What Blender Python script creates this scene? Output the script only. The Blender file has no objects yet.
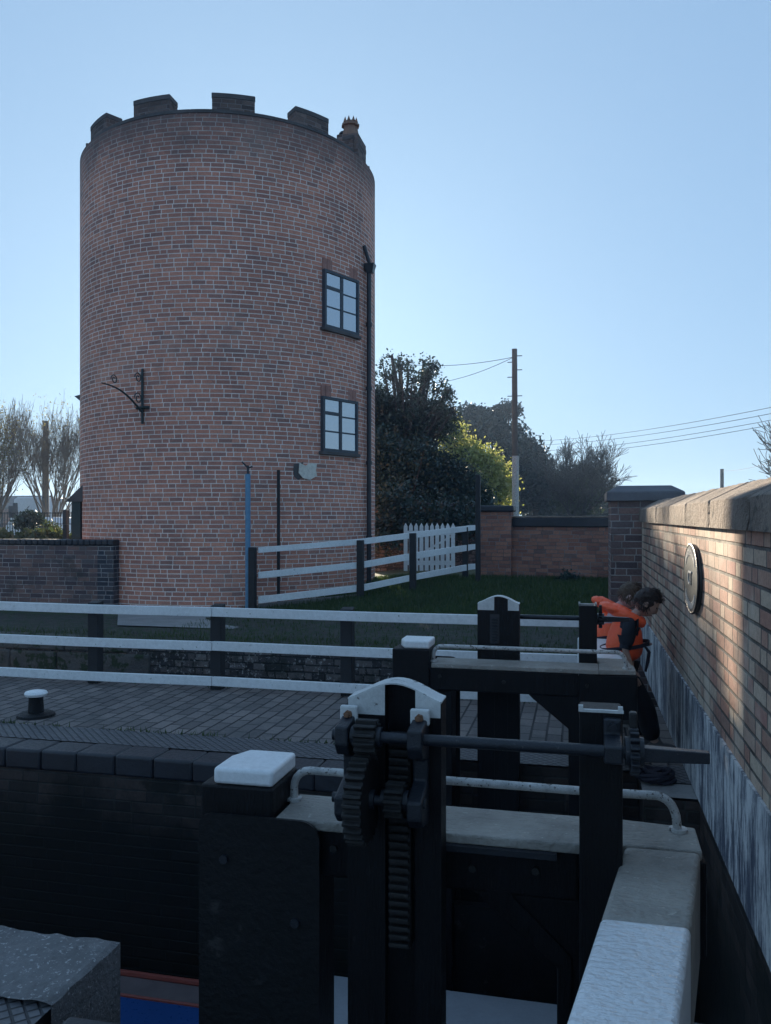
import bpy, math, random
import numpy as np
from mathutils import Vector, Matrix, noise as mnoise
R = math.radians
random.seed(7); rng = np.random.default_rng(7)
scene = bpy.context.scene
col = scene.collection

# ------------------------------------------------------------------ camera, sky, sun
F_PX, HOR, EYE = 830.0, 517.0, 1.62
YAW = math.atan(193 / F_PX)
cd = bpy.data.cameras.new('camera'); cam = bpy.data.objects.new('camera', cd); col.objects.link(cam)
cam.location = (0, 0, EYE); cam.rotation_euler = (R(90), 0, YAW)
cd.sensor_fit = 'VERTICAL'; cd.sensor_height = 24; cd.lens = 24 * F_PX / 1024
cd.shift_y = (HOR - 512) / 1024; cd.clip_start = .05; cd.clip_end = 2000
scene.camera = cam
SKY_GAMMA = .26
SKY_TINT = (.48, .71, .97, 1)
SUN_AZ, SUN_EL = R(-20.7), R(12.5)
w = bpy.data.worlds.new('World'); scene.world = w; w.use_nodes = True
wn = w.node_tree; bg = wn.nodes['Background']
sky = wn.nodes.new('ShaderNodeTexSky'); sky.sky_type = 'NISHITA'; sky.sun_disc = False
sky.sun_elevation = SUN_EL; sky.sun_rotation = SUN_AZ
sky.air_density = 1.0; sky.dust_density = 1.3; sky.ozone_density = 3.0
gm = wn.nodes.new('ShaderNodeGamma'); gm.inputs[1].default_value = SKY_GAMMA
wn.links.new(sky.outputs[0], gm.inputs[0]); tn = wn.nodes.new('ShaderNodeMix'); tn.data_type = 'RGBA'; tn.blend_type = 'MULTIPLY'; tn.inputs[0].default_value = 1
tn.inputs[7].default_value = SKY_TINT; wn.links.new(gm.outputs[0], tn.inputs[6]); wn.links.new(tn.outputs[2], bg.inputs[0]); bg.inputs[1].default_value = .15
sd = bpy.data.lights.new('sun', 'SUN'); so = bpy.data.objects.new('sun', sd); col.objects.link(so)
sd.energy = 3.4; sd.angle = R(.5); sd.color = (1, .86, .66)
S = Vector((math.sin(SUN_AZ) * math.cos(SUN_EL), math.cos(SUN_AZ) * math.cos(SUN_EL), math.sin(SUN_EL)))
so.rotation_euler = S.to_track_quat('Z', 'Y').to_euler()
scene.view_settings.view_transform = 'Standard'; scene.view_settings.look = 'None'
scene.view_settings.exposure = 1.9; scene.view_settings.gamma = 1
scene.render.resolution_x = 771; scene.render.resolution_y = 1024
scene.render.engine = 'CYCLES'

# ------------------------------------------------------------------ helpers
SY, CY = math.sin(YAW), math.cos(YAW)
def at(px, py, X=None, Y=None, z=None, d=None):
    """point of the place seen at a pixel of the photo, on a given plane"""
    l = (px - 385.5) / F_PX; xc = -SY + CY * l; yc = CY + SY * l; zc = (HOR - py) / F_PX
    if z is not None: d = (z - EYE) / zc
    if X is not None: d = X / xc
    if Y is not None: d = Y / yc
    return Vector((xc * d, yc * d, EYE + zc * d))

class MB:
    def __init__(s): s.v = []; s.f = []; s.uv = {}
    def add(s, vs, fs, uvs=None):
        b = len(s.v); s.v += [tuple(p) for p in vs]
        for i, f in enumerate(fs):
            if uvs: s.uv[len(s.f)] = uvs[i]
            s.f.append(tuple(b + k for k in f))
        return s
    def box(s, x0, x1, y0, y1, z0, z1):
        vs = [(x, y, z) for z in (z0, z1) for y in (y0, y1) for x in (x0, x1)]
        return s.add(vs, [(0, 2, 3, 1), (4, 5, 7, 6), (0, 1, 5, 4), (2, 6, 7, 3), (0, 4, 6, 2), (1, 3, 7, 5)])
    def hexa(s, b, t):     # bottom 4 corners and top 4 corners, counter-clockwise from above
        return s.add(list(b) + list(t), [(3, 2, 1, 0), (4, 5, 6, 7), (0, 1, 5, 4), (1, 2, 6, 5), (2, 3, 7, 6), (3, 0, 4, 7)])
    def prism(s, poly, vec):   # planar polygon (list of 3d) extruded by vec
        n = len(poly); vec = Vector(vec)
        a = [Vector(p) for p in poly]; b = [p + vec for p in a]
        nrm = Vector((0, 0, 0))
        for i in range(n): nrm += a[i].cross(a[(i + 1) % n])
        flip = nrm.dot(vec) > 0
        fs = [tuple(range(n)), tuple(range(2 * n - 1, n - 1, -1))]
        fs += [(i, i + n, (i + 1) % n + n, (i + 1) % n) for i in range(n)]
        if flip: fs = [f[::-1] for f in fs]
        return s.add(a + b, fs)
    def tube(s, pts, r, n=10, caps=True):
        pts = [Vector(p) for p in pts]; rr = r if isinstance(r, (list, tuple)) else [r] * len(pts)
        vs = []; prev = None
        for i, p in enumerate(pts):
            d = (pts[min(i + 1, len(pts) - 1)] - pts[max(i - 1, 0)]).normalized()
            if prev is None:
                u = d.orthogonal().normalized()
            else:
                u = (prev - d * prev.dot(d)).normalized()
            prev = u; v = d.cross(u)
            for k in range(n):
                a = 2 * math.pi * k / n
                vs.append(p + (u * math.cos(a) + v * math.sin(a)) * rr[i])
        fs = []
        for i in range(len(pts) - 1):
            for k in range(n):
                a, b = i * n + k, i * n + (k + 1) % n
                fs.append((a, b, b + n, a + n))
        if caps:
            fs.append(tuple(range(n - 1, -1, -1))); fs.append(tuple(range((len(pts) - 1) * n, len(pts) * n)))
        return s.add(vs, fs)
    def ell(s, c, r, n=16, m=10, fn=None, rot=None):
        c = Vector(c); vs = []; fs = []
        for i in range(m + 1):
            th = math.pi * i / m
            for k in range(n):
                ph = 2 * math.pi * k / n
                u = Vector((math.sin(th) * math.cos(ph), math.sin(th) * math.sin(ph), math.cos(th)))
                q = Vector((u.x * r[0], u.y * r[1], u.z * r[2]))
                if fn: q = fn(u, q)
                if rot: q = rot @ q
                vs.append(c + q)
        for i in range(m):
            for k in range(n):
                a, b = i * n + k, i * n + (k + 1) % n
                fs.append((a, a + n, b + n, b))
        return s.add(vs, fs)
    def xf(s, fn, flip=False):
        s.v = [tuple(fn(Vector(p))) for p in s.v]
        if flip: s.f = [f[::-1] for f in s.f]
        return s
    def build(s, name, mat, parent=None, smooth=None, bevel=0, seg=2, origin=None):
        me = bpy.data.meshes.new(name)
        o = bpy.data.objects.new(name, me); col.objects.link(o)
        wl = Vector(origin) if origin is not None else Vector((0, 0, 0))
        if parent is not None:
            o.parent = parent; pw = worldloc(parent); o.location = wl - pw if origin is not None else (0, 0, 0)
            if origin is None: wl = pw
        else: o.location = wl
        me.from_pydata([tuple(Vector(p) - wl) for p in s.v], [], s.f); me.update()
        uvl = me.uv_layers.new(name='UVMap')
        V = s.v
        for p in me.polygons:
            if p.index in s.uv:
                for li, uv in zip(p.loop_indices, s.uv[p.index]): uvl.data[li].uv = uv
            else:
                n = p.normal; ax = max(range(3), key=lambda k: abs(n[k]))
                for li in p.loop_indices:
                    q = V[me.loops[li].vertex_index]
                    uvl.data[li].uv = (q[1], q[2]) if ax == 0 else (q[0], q[2]) if ax == 1 else (q[0], q[1])
        me.materials.append(mat)
        if smooth is not None:
            for p in me.polygons: p.use_smooth = True
            me.set_sharp_from_angle(angle=R(smooth))
        if bevel:
            m = o.modifiers.new('bevel', 'BEVEL'); m.width = bevel; m.segments = seg; m.limit_method = 'ANGLE'; m.angle_limit = R(40)
            m.harden_normals = False
        return o
def worldloc(o):
    v = Vector(o.location)
    while o.parent: o = o.parent; v = v + Vector(o.location)
    return v
def tag(o, label=None, cat=None, group=None, kind=None):
    if label: o['label'] = label
    if cat: o['category'] = cat
    if group: o['group'] = group
    if kind: o['kind'] = kind
    return o
def empty(name, loc, label, cat, group=None):
    o = bpy.data.objects.new(name, None); col.objects.link(o); o.location = loc; o.empty_display_size = .2
    return tag(o, label, cat, group)
def copy_tree(o, parent=None):
    c = o.copy(); col.objects.link(c)
    if parent is not None: c.parent = parent
    for ch in [k for k in bpy.data.objects if k.parent == o]: copy_tree(ch, c)
    return c

# ------------------------------------------------------------------ materials
class NT:
    def __init__(s, name):
        s.m = bpy.data.materials.new(name); s.m.use_nodes = True; s.t = s.m.node_tree
        s.b = s.t.nodes['Principled BSDF']; s.out = s.t.nodes['Material Output']
    def n(s, typ, **kw):
        q = s.t.nodes.new(typ)
        for k, v in kw.items(): setattr(q, k, v)
        return q
    def l(s, a, b): s.t.links.new(a, b)
    def put(s, sock, v):
        if hasattr(v, 'links') or isinstance(v, bpy.types.NodeSocket): s.l(v, sock)
        else: sock.default_value = v
    def math(s, op, a, b=None, c=None):
        q = s.n('ShaderNodeMath', operation=op); s.put(q.inputs[0], a)
        if b is not None: s.put(q.inputs[1], b)
        if c is not None: s.put(q.inputs[2], c)
        return q.outputs[0]
    def noise(s, vec, scale, detail=4, rough=.55, out=0):
        q = s.n('ShaderNodeTexNoise'); s.l(vec, q.inputs['Vector']); q.inputs['Scale'].default_value = scale
        q.inputs['Detail'].default_value = detail; q.inputs['Roughness'].default_value = rough
        return q.outputs[out]
    def ramp(s, fac, stops, interp='LINEAR'):
        q = s.n('ShaderNodeValToRGB'); cr = q.color_ramp; cr.interpolation = interp
        while len(cr.elements) < len(stops): cr.elements.new(.5)
        for e, (p, c) in zip(cr.elements, stops):
            e.position = p; e.color = (*c, 1) if len(c) == 3 else c
        s.put(q.inputs[0], fac); return q.outputs[0]
    def maprange(s, v, a, b, c=0., d=1., smooth=True):
        q = s.n('ShaderNodeMapRange', interpolation_type='SMOOTHSTEP' if smooth else 'LINEAR'); s.put(q.inputs[0], v)
        for i, x in zip((1, 2, 3, 4), (a, b, c, d)): q.inputs[i].default_value = x
        return q.outputs[0]
    def mix(s, fac, a, b, mode='MIX'):
        q = s.n('ShaderNodeMix', data_type='RGBA', blend_type=mode); s.put(q.inputs[0], fac)
        for i, x in ((6, a), (7, b)):
            if isinstance(x, tuple): q.inputs[i].default_value = (*x, 1)
            else: s.l(x, q.inputs[i])
        return q.outputs[2]
    def obj(s): return s.n('ShaderNodeNewGeometry').outputs['Position']
    def uvs(s): return s.n('ShaderNodeTexCoord').outputs['UV']
    def bump(s, h, strength=.5, dist=.01, normal=None):
        q = s.n('ShaderNodeBump'); q.inputs['Strength'].default_value = strength; q.inputs['Distance'].default_value = dist
        s.l(h, q.inputs['Height'])
        if normal is not None: s.l(normal, q.inputs['Normal'])
        s.l(q.outputs[0], s.b.inputs['Normal']); return q.outputs[0]
    def scale(s, vec, v):
        q = s.n('ShaderNodeMapping'); s.l(vec, q.inputs[0]); q.inputs['Scale'].default_value = v; return q.outputs[0]

def plain(name, base, rough=.6, var=.25, sc=6, bump=.3, bd=.004, metal=0, dark=None, spec=None, speck=None, grain=None):
    """painted / stone like surface with large and fine mottling"""
    t = NT(name); P = t.obj()
    if grain: P = t.scale(P, grain)
    n1 = t.noise(P, sc, 6, .6); n2 = t.noise(P, sc * 9, 5, .65)
    dk = dark or tuple(c * (1 - var) for c in base); lt = tuple(min(.9, c * (1 + var)) for c in base)
    c = t.ramp(n1, [(.3, dk), (.5, base), (.72, lt)])
    c = t.mix(.35, c, t.ramp(n2, [(.3, tuple(x * .6 for x in base)), (.7, lt)]))
    if speck:
        c = t.mix(t.maprange(t.noise(P, speck[1], 3, .7), speck[2], speck[2] + .08), c, speck[0])
    t.l(c, t.b.inputs['Base Color'])
    t.l(t.maprange(n2, .2, .8, rough - .12, min(1, rough + .12)), t.b.inputs['Roughness'])
    t.b.inputs['Metallic'].default_value = metal
    if spec is not None: t.b.inputs['Specular IOR Level'].default_value = spec
    h = t.math('ADD', t.math('MULTIPLY', n1, .5), n2); t.bump(h, bump, bd)
    return t.m

def bricks(name, stops, mortar, row=.075, ws=(.235, .235, .125), joint=.010, stain=None, soot=None, bumpd=.006, rough=.85, rot=False, wob=.005, shift=.62, light=None, mvar=.45, runs=False):
    t = NT(name); uv = t.uvs(); sp = t.n('ShaderNodeSeparateXYZ'); t.l(uv, sp.inputs[0]); u, v = sp.outputs[0], sp.outputs[1]
    if rot: u, v = v, u
    P = t.obj()
    wn_ = t.noise(P, 9, 3); u = t.math('ADD', u, t.math('MULTIPLY', t.math('SUBTRACT', wn_, .5), wob * 2))
    wn2 = t.noise(P, 5, 3, out=0); v = t.math('ADD', v, t.math('MULTIPLY', t.math('SUBTRACT', wn2, .5), wob))
    rw = t.math('FLOOR', t.math('DIVIDE', v, row)); Pd = sum(ws)
    wr = t.n('ShaderNodeTexWhiteNoise', noise_dimensions='1D'); t.l(rw, wr.inputs['W'])
    uu = t.math('ADD', u, t.math('ADD', t.math('MULTIPLY', rw, Pd * shift), t.math('MULTIPLY', wr.outputs[0], .05)))
    uu = t.math('ADD', uu, 200.0 * Pd)
    k = t.math('FLOOR', t.math('DIVIDE', uu, Pd)); tt = t.math('SUBTRACT', uu, t.math('MULTIPLY', k, Pd))
    # find segment
    seg = None; start = None; width = ws[0]; acc = 0; pw = ws[0]
    segv = 0.0; startv = 0.0; widthv = ws[0]
    for wv in ws[1:]:
        acc += pw; g = t.math('GREATER_THAN', tt, acc)
        segv = t.math('ADD', segv, g); startv = t.math('ADD', startv, t.math('MULTIPLY', g, pw))
        widthv = t.math('ADD', widthv, t.math('MULTIPLY', g, wv - pw)); pw = wv
    dl = t.math('SUBTRACT', tt, startv)
    dx = t.math('MINIMUM', dl, t.math('SUBTRACT', widthv, dl))
    dv = t.math('SUBTRACT', v, t.math('MULTIPLY', rw, row)); dy = t.math('MINIMUM', dv, t.math('SUBTRACT', row, dv))
    dist = t.math('MINIMUM', dx, dy)
    dist = t.math('ADD', dist, t.math('MULTIPLY', t.math('SUBTRACT', t.noise(P, 60, 3), .5), .007))
    mask = t.maprange(dist, joint * .35, joint * .75)
    idn = t.n('ShaderNodeTexWhiteNoise', noise_dimensions='3D'); cmb = t.n('ShaderNodeCombineXYZ')
    t.l(t.math('ADD', t.math('MULTIPLY', k, 7.0), segv), cmb.inputs[0]); t.l(rw, cmb.inputs[1]); t.l(cmb.outputs[0], idn.inputs['Vector'])
    c = t.ramp(idn.outputs[0], stops)
    fine = t.noise(P, 45, 5, .7)
    c = t.mix(.55, c, t.ramp(fine, [(.25, (.35, .35, .35)), (.75, (1.3, 1.25, 1.2))]), 'MULTIPLY')
    big = t.noise(P, .9, 4, .6)
    c = t.mix(.5, c, t.ramp(big, [(.3, (.6, .6, .64)), (.7, (1.25, 1.15, 1.1))]), 'MULTIPLY')
    mo = t.mix(t.maprange(t.noise(P, 3, 4, .6), .35, .65), mortar, tuple(x * mvar for x in mortar))
    c = t.mix(mask, mo, c)
    if light:   # pale noise patches, salts on the lawn wall: (colour, scale, threshold)
        c = t.mix(t.math('MULTIPLY', t.maprange(t.noise(P, light[1], 5, .65), light[2], light[2] + .16), light[3]), c, light[0])
    if soot:    # (z0, z1, colour, amount) weathering staining that follows height with ragged edge
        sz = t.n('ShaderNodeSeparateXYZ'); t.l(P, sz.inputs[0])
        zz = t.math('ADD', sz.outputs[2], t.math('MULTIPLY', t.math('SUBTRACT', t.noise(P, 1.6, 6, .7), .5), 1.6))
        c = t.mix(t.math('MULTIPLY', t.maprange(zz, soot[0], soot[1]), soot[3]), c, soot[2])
    if runs:    # soot runs down from the parapet, patches of repointing and grime
        rn = t.noise(t.scale(P, (3.2, 3.2, .22)), 1.2, 6, .65)
        c = t.mix(t.math('MULTIPLY', t.maprange(rn, .56, .74), .28), c, (.13, .10, .10))
        c = t.mix(t.math('MULTIPLY', t.maprange(t.noise(P, .55, 5, .6), .56, .70), .16), c, (.62, .46, .38))
        c = t.mix(t.math('MULTIPLY', t.maprange(t.noise(P, 7, 3, .7), .66, .76), .6), c, (.12, .09, .085))
    if stain:
        c = t.mix(t.math('MULTIPLY', t.maprange(t.noise(P, stain[1], 6, .68), stain[2], stain[2] + .12), stain[3]), c, stain[0])
    t.l(c, t.b.inputs['Base Color']); t.b.inputs['Roughness'].default_value = rough
    t.b.inputs['Specular IOR Level'].default_value = .25
    h = t.math('ADD', mask, t.math('MULTIPLY', fine, .35)); h = t.math('ADD', h, t.math('MULTIPLY', idn.outputs[0], .3)); t.bump(h, .8, bumpd)
    return t.m

def leafmat(name, a, b, c, trans=.35, rough=.55):
    t = NT(name); g = t.n('ShaderNodeNewGeometry'); P = g.outputs['Position']
    r = g.outputs['Random Per Island']
    cc = t.ramp(r, [(0, a), (.5, b), (1, c)])
    cc = t.mix(.5, cc, t.ramp(t.noise(P, .8, 3), [(.3, (.6, .6, .6)), (.7, (1.3, 1.3, 1.3))]), 'MULTIPLY')
    t.l(cc, t.b.inputs['Base Color']); t.b.inputs['Roughness'].default_value = rough
    tr = t.n('ShaderNodeBsdfTranslucent'); t.l(t.mix(.4, cc, (1.2, 1.3, .5), 'MULTIPLY'), tr.inputs[0])
    mx = t.n('ShaderNodeMixShader'); mx.inputs[0].default_value = trans
    t.l(t.b.outputs[0], mx.inputs[1]); t.l(tr.outputs[0], mx.inputs[2]); t.l(mx.outputs[0], t.out.inputs[0])
    return t.m

M = {}
M['tower'] = bricks('tower_brick', [(0, (.38, .21, .175)), (.15, (.50, .24, .185)), (.5, (.64, .29, .21)), (.85, (.71, .34, .245)), (1, (.44, .24, .20))],
                    (.90, .77, .70), joint=.0130, runs=True, soot=(7.3, 8.5, (.13, .105, .10), .85), stain=((.24, .15, .13), .8, .60, .35), mvar=.8)
M['dark_course'] = bricks('blackened_brick', [(0, (.10, .08, .075)), (.5, (.17, .125, .11)), (1, (.24, .18, .16))], (.26, .23, .22), stain=((.03, .035, .03), 2, .55, .6))
M['soot_stone'] = plain('sooty_coping', (.10, .09, .088), .85, .5, 3, .8, .015)
M['parapet'] = bricks('parapet_brick', [(0, (.34, .22, .17)), (.3, (.46, .25, .19)), (.55, (.54, .37, .28)), (.85, (.58, .48, .37)), (1, (.40, .18, .15))],
                      (.14, .12, .11), ws=(.235, .115, .235, .235, .115), joint=.013, bumpd=.010, stain=((.12, .08, .08), 1.2, .56, .6), light=((.60, .52, .42), .9, .46, .55))
M['red'] = bricks('garden_red_brick', [(0, (.24, .12, .10)), (.4, (.38, .18, .13)), (.8, (.48, .24, .17)), (1, (.24, .15, .13))],
                  (.26, .23, .22), light=((.42, .40, .38), 1.4, .6, .3))
M['blue'] = bricks('blue_engineering_brick', [(0, (.035, .04, .055)), (.4, (.06, .065, .085)), (.8, (.09, .085, .10)), (1, (.12, .10, .10))],
                   (.40, .38, .37), rough=.6, stain=((.04, .045, .045), 2.0, .55, .5))
M['purple'] = bricks('garden_purple_brick', [(0, (.10, .08, .09)), (.4, (.19, .13, .125)), (.8, (.26, .16, .14)), (1, (.13, .12, .13))],
                     (.42, .38, .36), stain=((.04, .045, .04), 2.0, .55, .5))
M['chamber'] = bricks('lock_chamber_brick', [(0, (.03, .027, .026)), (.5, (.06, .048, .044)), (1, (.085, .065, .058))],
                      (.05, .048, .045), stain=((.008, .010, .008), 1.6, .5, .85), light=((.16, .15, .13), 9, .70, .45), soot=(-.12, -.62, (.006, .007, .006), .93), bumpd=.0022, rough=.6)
M['rubble'] = bricks('bywash_wall', [(0, (.04, .04, .045)), (.5, (.11, .10, .10)), (1, (.20, .18, .17))],
                     (.05, .05, .05), row=.09, ws=(.16, .22, .1), joint=.016, wob=.03, stain=((.03, .035, .03), 3.0, .5, .7), light=((.5, .48, .45), 26, .54, .8), bumpd=.02)
M['pave'] = bricks('towpath_brick_paving', [(0, (.15, .135, .13)), (.5, (.20, .18, .17)), (1, (.25, .22, .205))],
                   (.05, .048, .05), row=.115, ws=(.225,), joint=.014, shift=.5, bumpd=.006, stain=((.07, .07, .07), 1.1, .52, .5), rough=.75, rot=True)
M['diamond'] = None
def diamondmat():
    t = NT('diamond_setts'); P = t.obj(); sp = t.n('ShaderNodeSeparateXYZ'); t.l(P, sp.inputs[0])
    a = t.math('MULTIPLY', t.math('ADD', sp.outputs[0], sp.outputs[1]), 1 / .062); b = t.math('MULTIPLY', t.math('SUBTRACT', sp.outputs[0], sp.outputs[1]), 1 / .062)
    fa = t.math('ABSOLUTE', t.math('SUBTRACT', t.math('FRACT', a), .5)); fb = t.math('ABSOLUTE', t.math('SUBTRACT', t.math('FRACT', b), .5))
    g = t.maprange(t.math('MAXIMUM', fa, fb), .36, .46, 1, 0)
    n = t.noise(P, 20, 5, .7)
    c = t.mix(g, (.03, .03, .034), t.ramp(n, [(.3, (.07, .07, .078)), (.7, (.15, .145, .15))]))
    t.l(c, t.b.inputs['Base Color']); t.b.inputs['Roughness'].default_value = .6
    t.bump(t.math('ADD', g, t.math('MULTIPLY', n, .3)), .9, .012); return t.m
M['diamond'] = diamondmat()
M['coping_blue'] = plain('bullnose_blue_brick', (.022, .023, .029), .5, .4, 5, .5, .006)
M['stone'] = plain('weathered_coping_stone', (.24, .185, .15), .9, .5, 3.5, 1.0, .03, speck=((.12, .10, .085), 6, .56))
M['pier_cap'] = plain('pier_cap_stone', (.13, .125, .135), .85, .35, 3, .6, .01)
M['concrete'] = plain('rough_concrete', (.17, .165, .165), .85, .4, 4, 1.0, .02, speck=((.42, .41, .40), 60, .58))
M['apron'] = plain('pale_concrete_apron', (.27, .26, .25), .85, .3, 3, .5, .01)
M['soil'] = plain('damp_soil', (.06, .055, .045), .95, .4, 6, 1.0, .03, speck=((.03, .05, .02), 8, .5))
M['turf'] = plain('turf', (.05, .07, .03), .95, .45, 2, 1.0, .03, speck=((.11, .09, .06), 1.3, .60))
M['asphalt'] = plain('asphalt', (.05, .05, .052), .9, .2, 10, .5, .006)
M['black'] = plain('black_gate_paint', (.005, .005, .0065), .5, .35, 5, 1.0, .006, spec=.3, grain=(4, 4, .45), speck=((.02, .019, .019), 30, .64))
M['black_plank'] = plain('dull_black_board', (.007, .007, .008), .6, .4, 5, .8, .006, spec=.3, speck=((.03, .028, .028), 9, .64))
M['iron'] = plain('painted_cast_iron', (.012, .015, .022), .38, .4, 20, .8, .003, speck=((.10, .09, .085), 90, .66))
M['iron_worn'] = plain('worn_iron_teeth', (.013, .0125, .0125), .42, .5, 30, .9, .004, speck=((.10, .085, .07), 110, .62))
M['white'] = plain('white_gloss_paint', (.86, .86, .85), .4, .08, 6, .5, .004, speck=((.55, .53, .48), 60, .70))
M['white_old'] = plain('chalky_white_paint', (.62, .62, .60), .6, .2, 8, .6, .004, speck=((.14, .13, .12), 26, .63))
M['white_fence'] = plain('white_fence_paint', (.84, .84, .83), .6, .12, 3, .7, .005, speck=((.32, .33, .28), 30, .655))
M['galv'] = plain('flaking_grey_handrail', (.50, .49, .47), .5, .4, 25, .9, .003, speck=((.09, .075, .065), 60, .56))
M['rust'] = plain('rusty_bolt', (.22, .11, .06), .8, .5, 60, .8, .003)
M['green_iron'] = plain('dark_green_ironwork', (.02, .035, .035), .5, .3, 20, .4, .002)
M['black_post'] = plain('black_fence_post', (.012, .012, .014), .6, .3, 10, .6, .004)
M['band'] = None
def bandmat():
    t = NT('blue_bitumen_band_with_lime_runs'); P = t.obj(); v = t.scale(P, (7, 7, 1.5))
    n = t.noise(v, 1.6, 9, .8); n2 = t.noise(t.scale(P, (1, 1, .5)), 1.8, 4, .6)
    f = t.math('MULTIPLY', t.maprange(n, .42, .62), t.maprange(n2, .22, .5))
    c = t.mix(t.math('MINIMUM', t.math('MULTIPLY', f, 1.3), 1.0), t.ramp(t.noise(P, 12, 4), [(.3, (.045, .055, .085)), (.7, (.10, .115, .15))]), (.62, .62, .61))
    t.l(c, t.b.inputs['Base Color']); t.b.inputs['Roughness'].default_value = .7; t.bump(n, .5, .006); return t.m
M['band'] = bandmat()
def beamtop(name, base, amt, rough):
    t = NT(name); P = t.obj()
    n1 = t.noise(t.scale(P, (1, 1, 1)), 55, 3, .6); n2 = t.noise(P, 4, 5, .6)
    wv = t.noise(t.scale(P, (1, 2.2, 1)), 38, 2, .5)
    c = t.ramp(n2, [(.3, tuple(x * (1 - amt) for x in base)), (.7, tuple(min(.85, x * (1 + amt * .6)) for x in base))])
    c = t.mix(t.maprange(n1, .62, .74, 0, .6), c, tuple(min(.85, x * 1.7) for x in base))
    t.l(c, t.b.inputs['Base Color']); t.b.inputs['Roughness'].default_value = rough
    t.bump(t.math('ADD', wv, t.math('MULTIPLY', n1, .5)), .9, .012); return t.m
M['beam_grey'] = beamtop('gritted_grey_beam_top', (.36, .33, .29), .35, .8)
M['beam_white'] = beamtop('gritty_white_beam_end', (.83, .83, .83), .06, .38)
def glassmat():
    t = NT('window_glass'); P = t.obj(); t.b.inputs['Base Color'].default_value = (.03, .08, .16, 1)  # blue base colour stands in for reflected sky
    t.b.inputs['Roughness'].default_value = .04; t.b.inputs['IOR'].default_value = 3.0
    t.b.inputs['Specular IOR Level'].default_value = 1.0; t.b.inputs['Coat Weight'].default_value = .0; t.b.inputs['Coat Roughness'].default_value = .02
    t.bump(t.noise(P, 3, 2), .12, .02); return t.m
M['glass'] = glassmat()
M['win_frame'] = plain('dark_blue_grey_window_paint', (.045, .055, .07), .5, .15, 10, .2, .001)
M['pipe'] = plain('black_downpipe', (.02, .022, .028), .4, .2, 10, .2, .002)
M['buff'] = plain('buff_clay_pot', (.27, .16, .11), .8, .3, 8, .4, .003)
M['plaster'] = plain('chipped_pale_plaster', (.8, .72, .62), .85, .3, 14, .9, .01)
M['blue_pole'] = plain('blue_pole_paint', (.12, .27, .42), .4, .2, 10, .2, .001)
def watermat():
    t = NT('canal_water'); P = t.obj(); t.b.inputs['Base Color'].default_value = (.012, .016, .012, 1); t.b.inputs['Roughness'].default_value = .06
    t.bump(t.noise(P, 6, 3), .15, .03); return t.m
M['water'] = watermat()
M['bark'] = plain('bark', (.10, .085, .07), .9, .4, 8, .9, .01)
M['bark_pale'] = plain('pale_bark', (.17, .14, .11), .9, .3, 8, .6, .006)
M['bark_dark'] = plain('dark_bark', (.045, .042, .04), .9, .3, 8, .6, .006)
M['pole_wood'] = plain('creosoted_pole', (.10, .085, .075), .85, .3, 5, .5, .006)
M['holly'] = leafmat('holly_leaves', (.016, .034, .028), (.026, .048, .036), (.045, .07, .05), .16, .4)
M['laurel'] = leafmat('dark_shrub_leaves', (.016, .036, .032), (.024, .05, .04), (.036, .065, .05), .14, .5)
M['gold'] = leafmat('spring_yellow_leaves', (.22, .26, .08), (.40, .40, .14), (.55, .52, .26), .5)
M['pine'] = leafmat('pine_needles', (.010, .024, .022), (.016, .034, .028), (.026, .046, .034), .05)
M['ivy'] = leafmat('ivy_leaves', (.025, .04, .02), (.04, .055, .03), (.06, .07, .04), .3)
M['catkin'] = leafmat('young_catkins', (.14, .12, .05), (.2, .17, .07), (.26, .21, .1), .5)
M['hedge'] = leafmat('garden_hedge_leaves', (.04, .06, .02), (.07, .09, .03), (.12, .12, .05), .4)
M['grass'] = leafmat('grass_blades', (.03, .06, .02), (.05, .09, .03), (.10, .12, .045), .4)
M['wire'] = plain('black_cable', (.03, .03, .035), .6, .1, 3, .1, .001)
M['van'] = plain('white_van_paint', (.7, .72, .75), .35, .05, 2, .1, .001)
M['dark_glass'] = plain('vehicle_glass', (.02, .022, .028), .1, .1, 2, .05, .001)
M['tyre'] = plain('tyre_rubber', (.02, .02, .02), .8, .2, 10, .3, .002)
M['boat_grey'] = plain('grey_boat_roof_paint', (.30, .32, .35), .6, .12, 5, .3, .003, speck=((.6, .6, .6), 45, .74))
M['boat_red'] = plain('boat_red_paint', (.25, .05, .035), .4, .2, 5, .2, .002)
M['boat_brown'] = plain('boat_brown_deck', (.14, .11, .11), .6, .3, 8, .3, .003)
M['boat_blue'] = plain('boat_blue_paint', (.012, .06, .21), .35, .15, 5, .2, .002)
M['boat_hull'] = plain('black_boat_hull', (.012, .012, .013), .5, .2, 5, .3, .003)
M['skin'] = plain('skin', (.50, .32, .25), .55, .08, 15, .1, .001)
M['skin_pink'] = plain('pale_pink_skin', (.62, .42, .38), .55, .08, 15, .1, .001)
M['hair'] = plain('dark_brown_hair', (.035, .022, .018), .5, .4, 60, 1.0, .006)
M['hair2'] = plain('light_brown_hair', (.12, .08, .055), .55, .4, 60, 1.0, .006)
M['tee'] = plain('navy_tshirt_cloth', (.014, .018, .028), .9, .2, 20, .6, .004)
M['tee2'] = plain('pale_pink_sleeve', (.50, .36, .38), .9, .15, 20, .6, .004)
M['trousers'] = plain('black_trouser_cloth', (.010, .010, .013), .95, .2, 20, .6, .004)
M['jeans'] = plain('dark_denim', (.025, .035, .06), .95, .2, 20, .6, .004)
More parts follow.
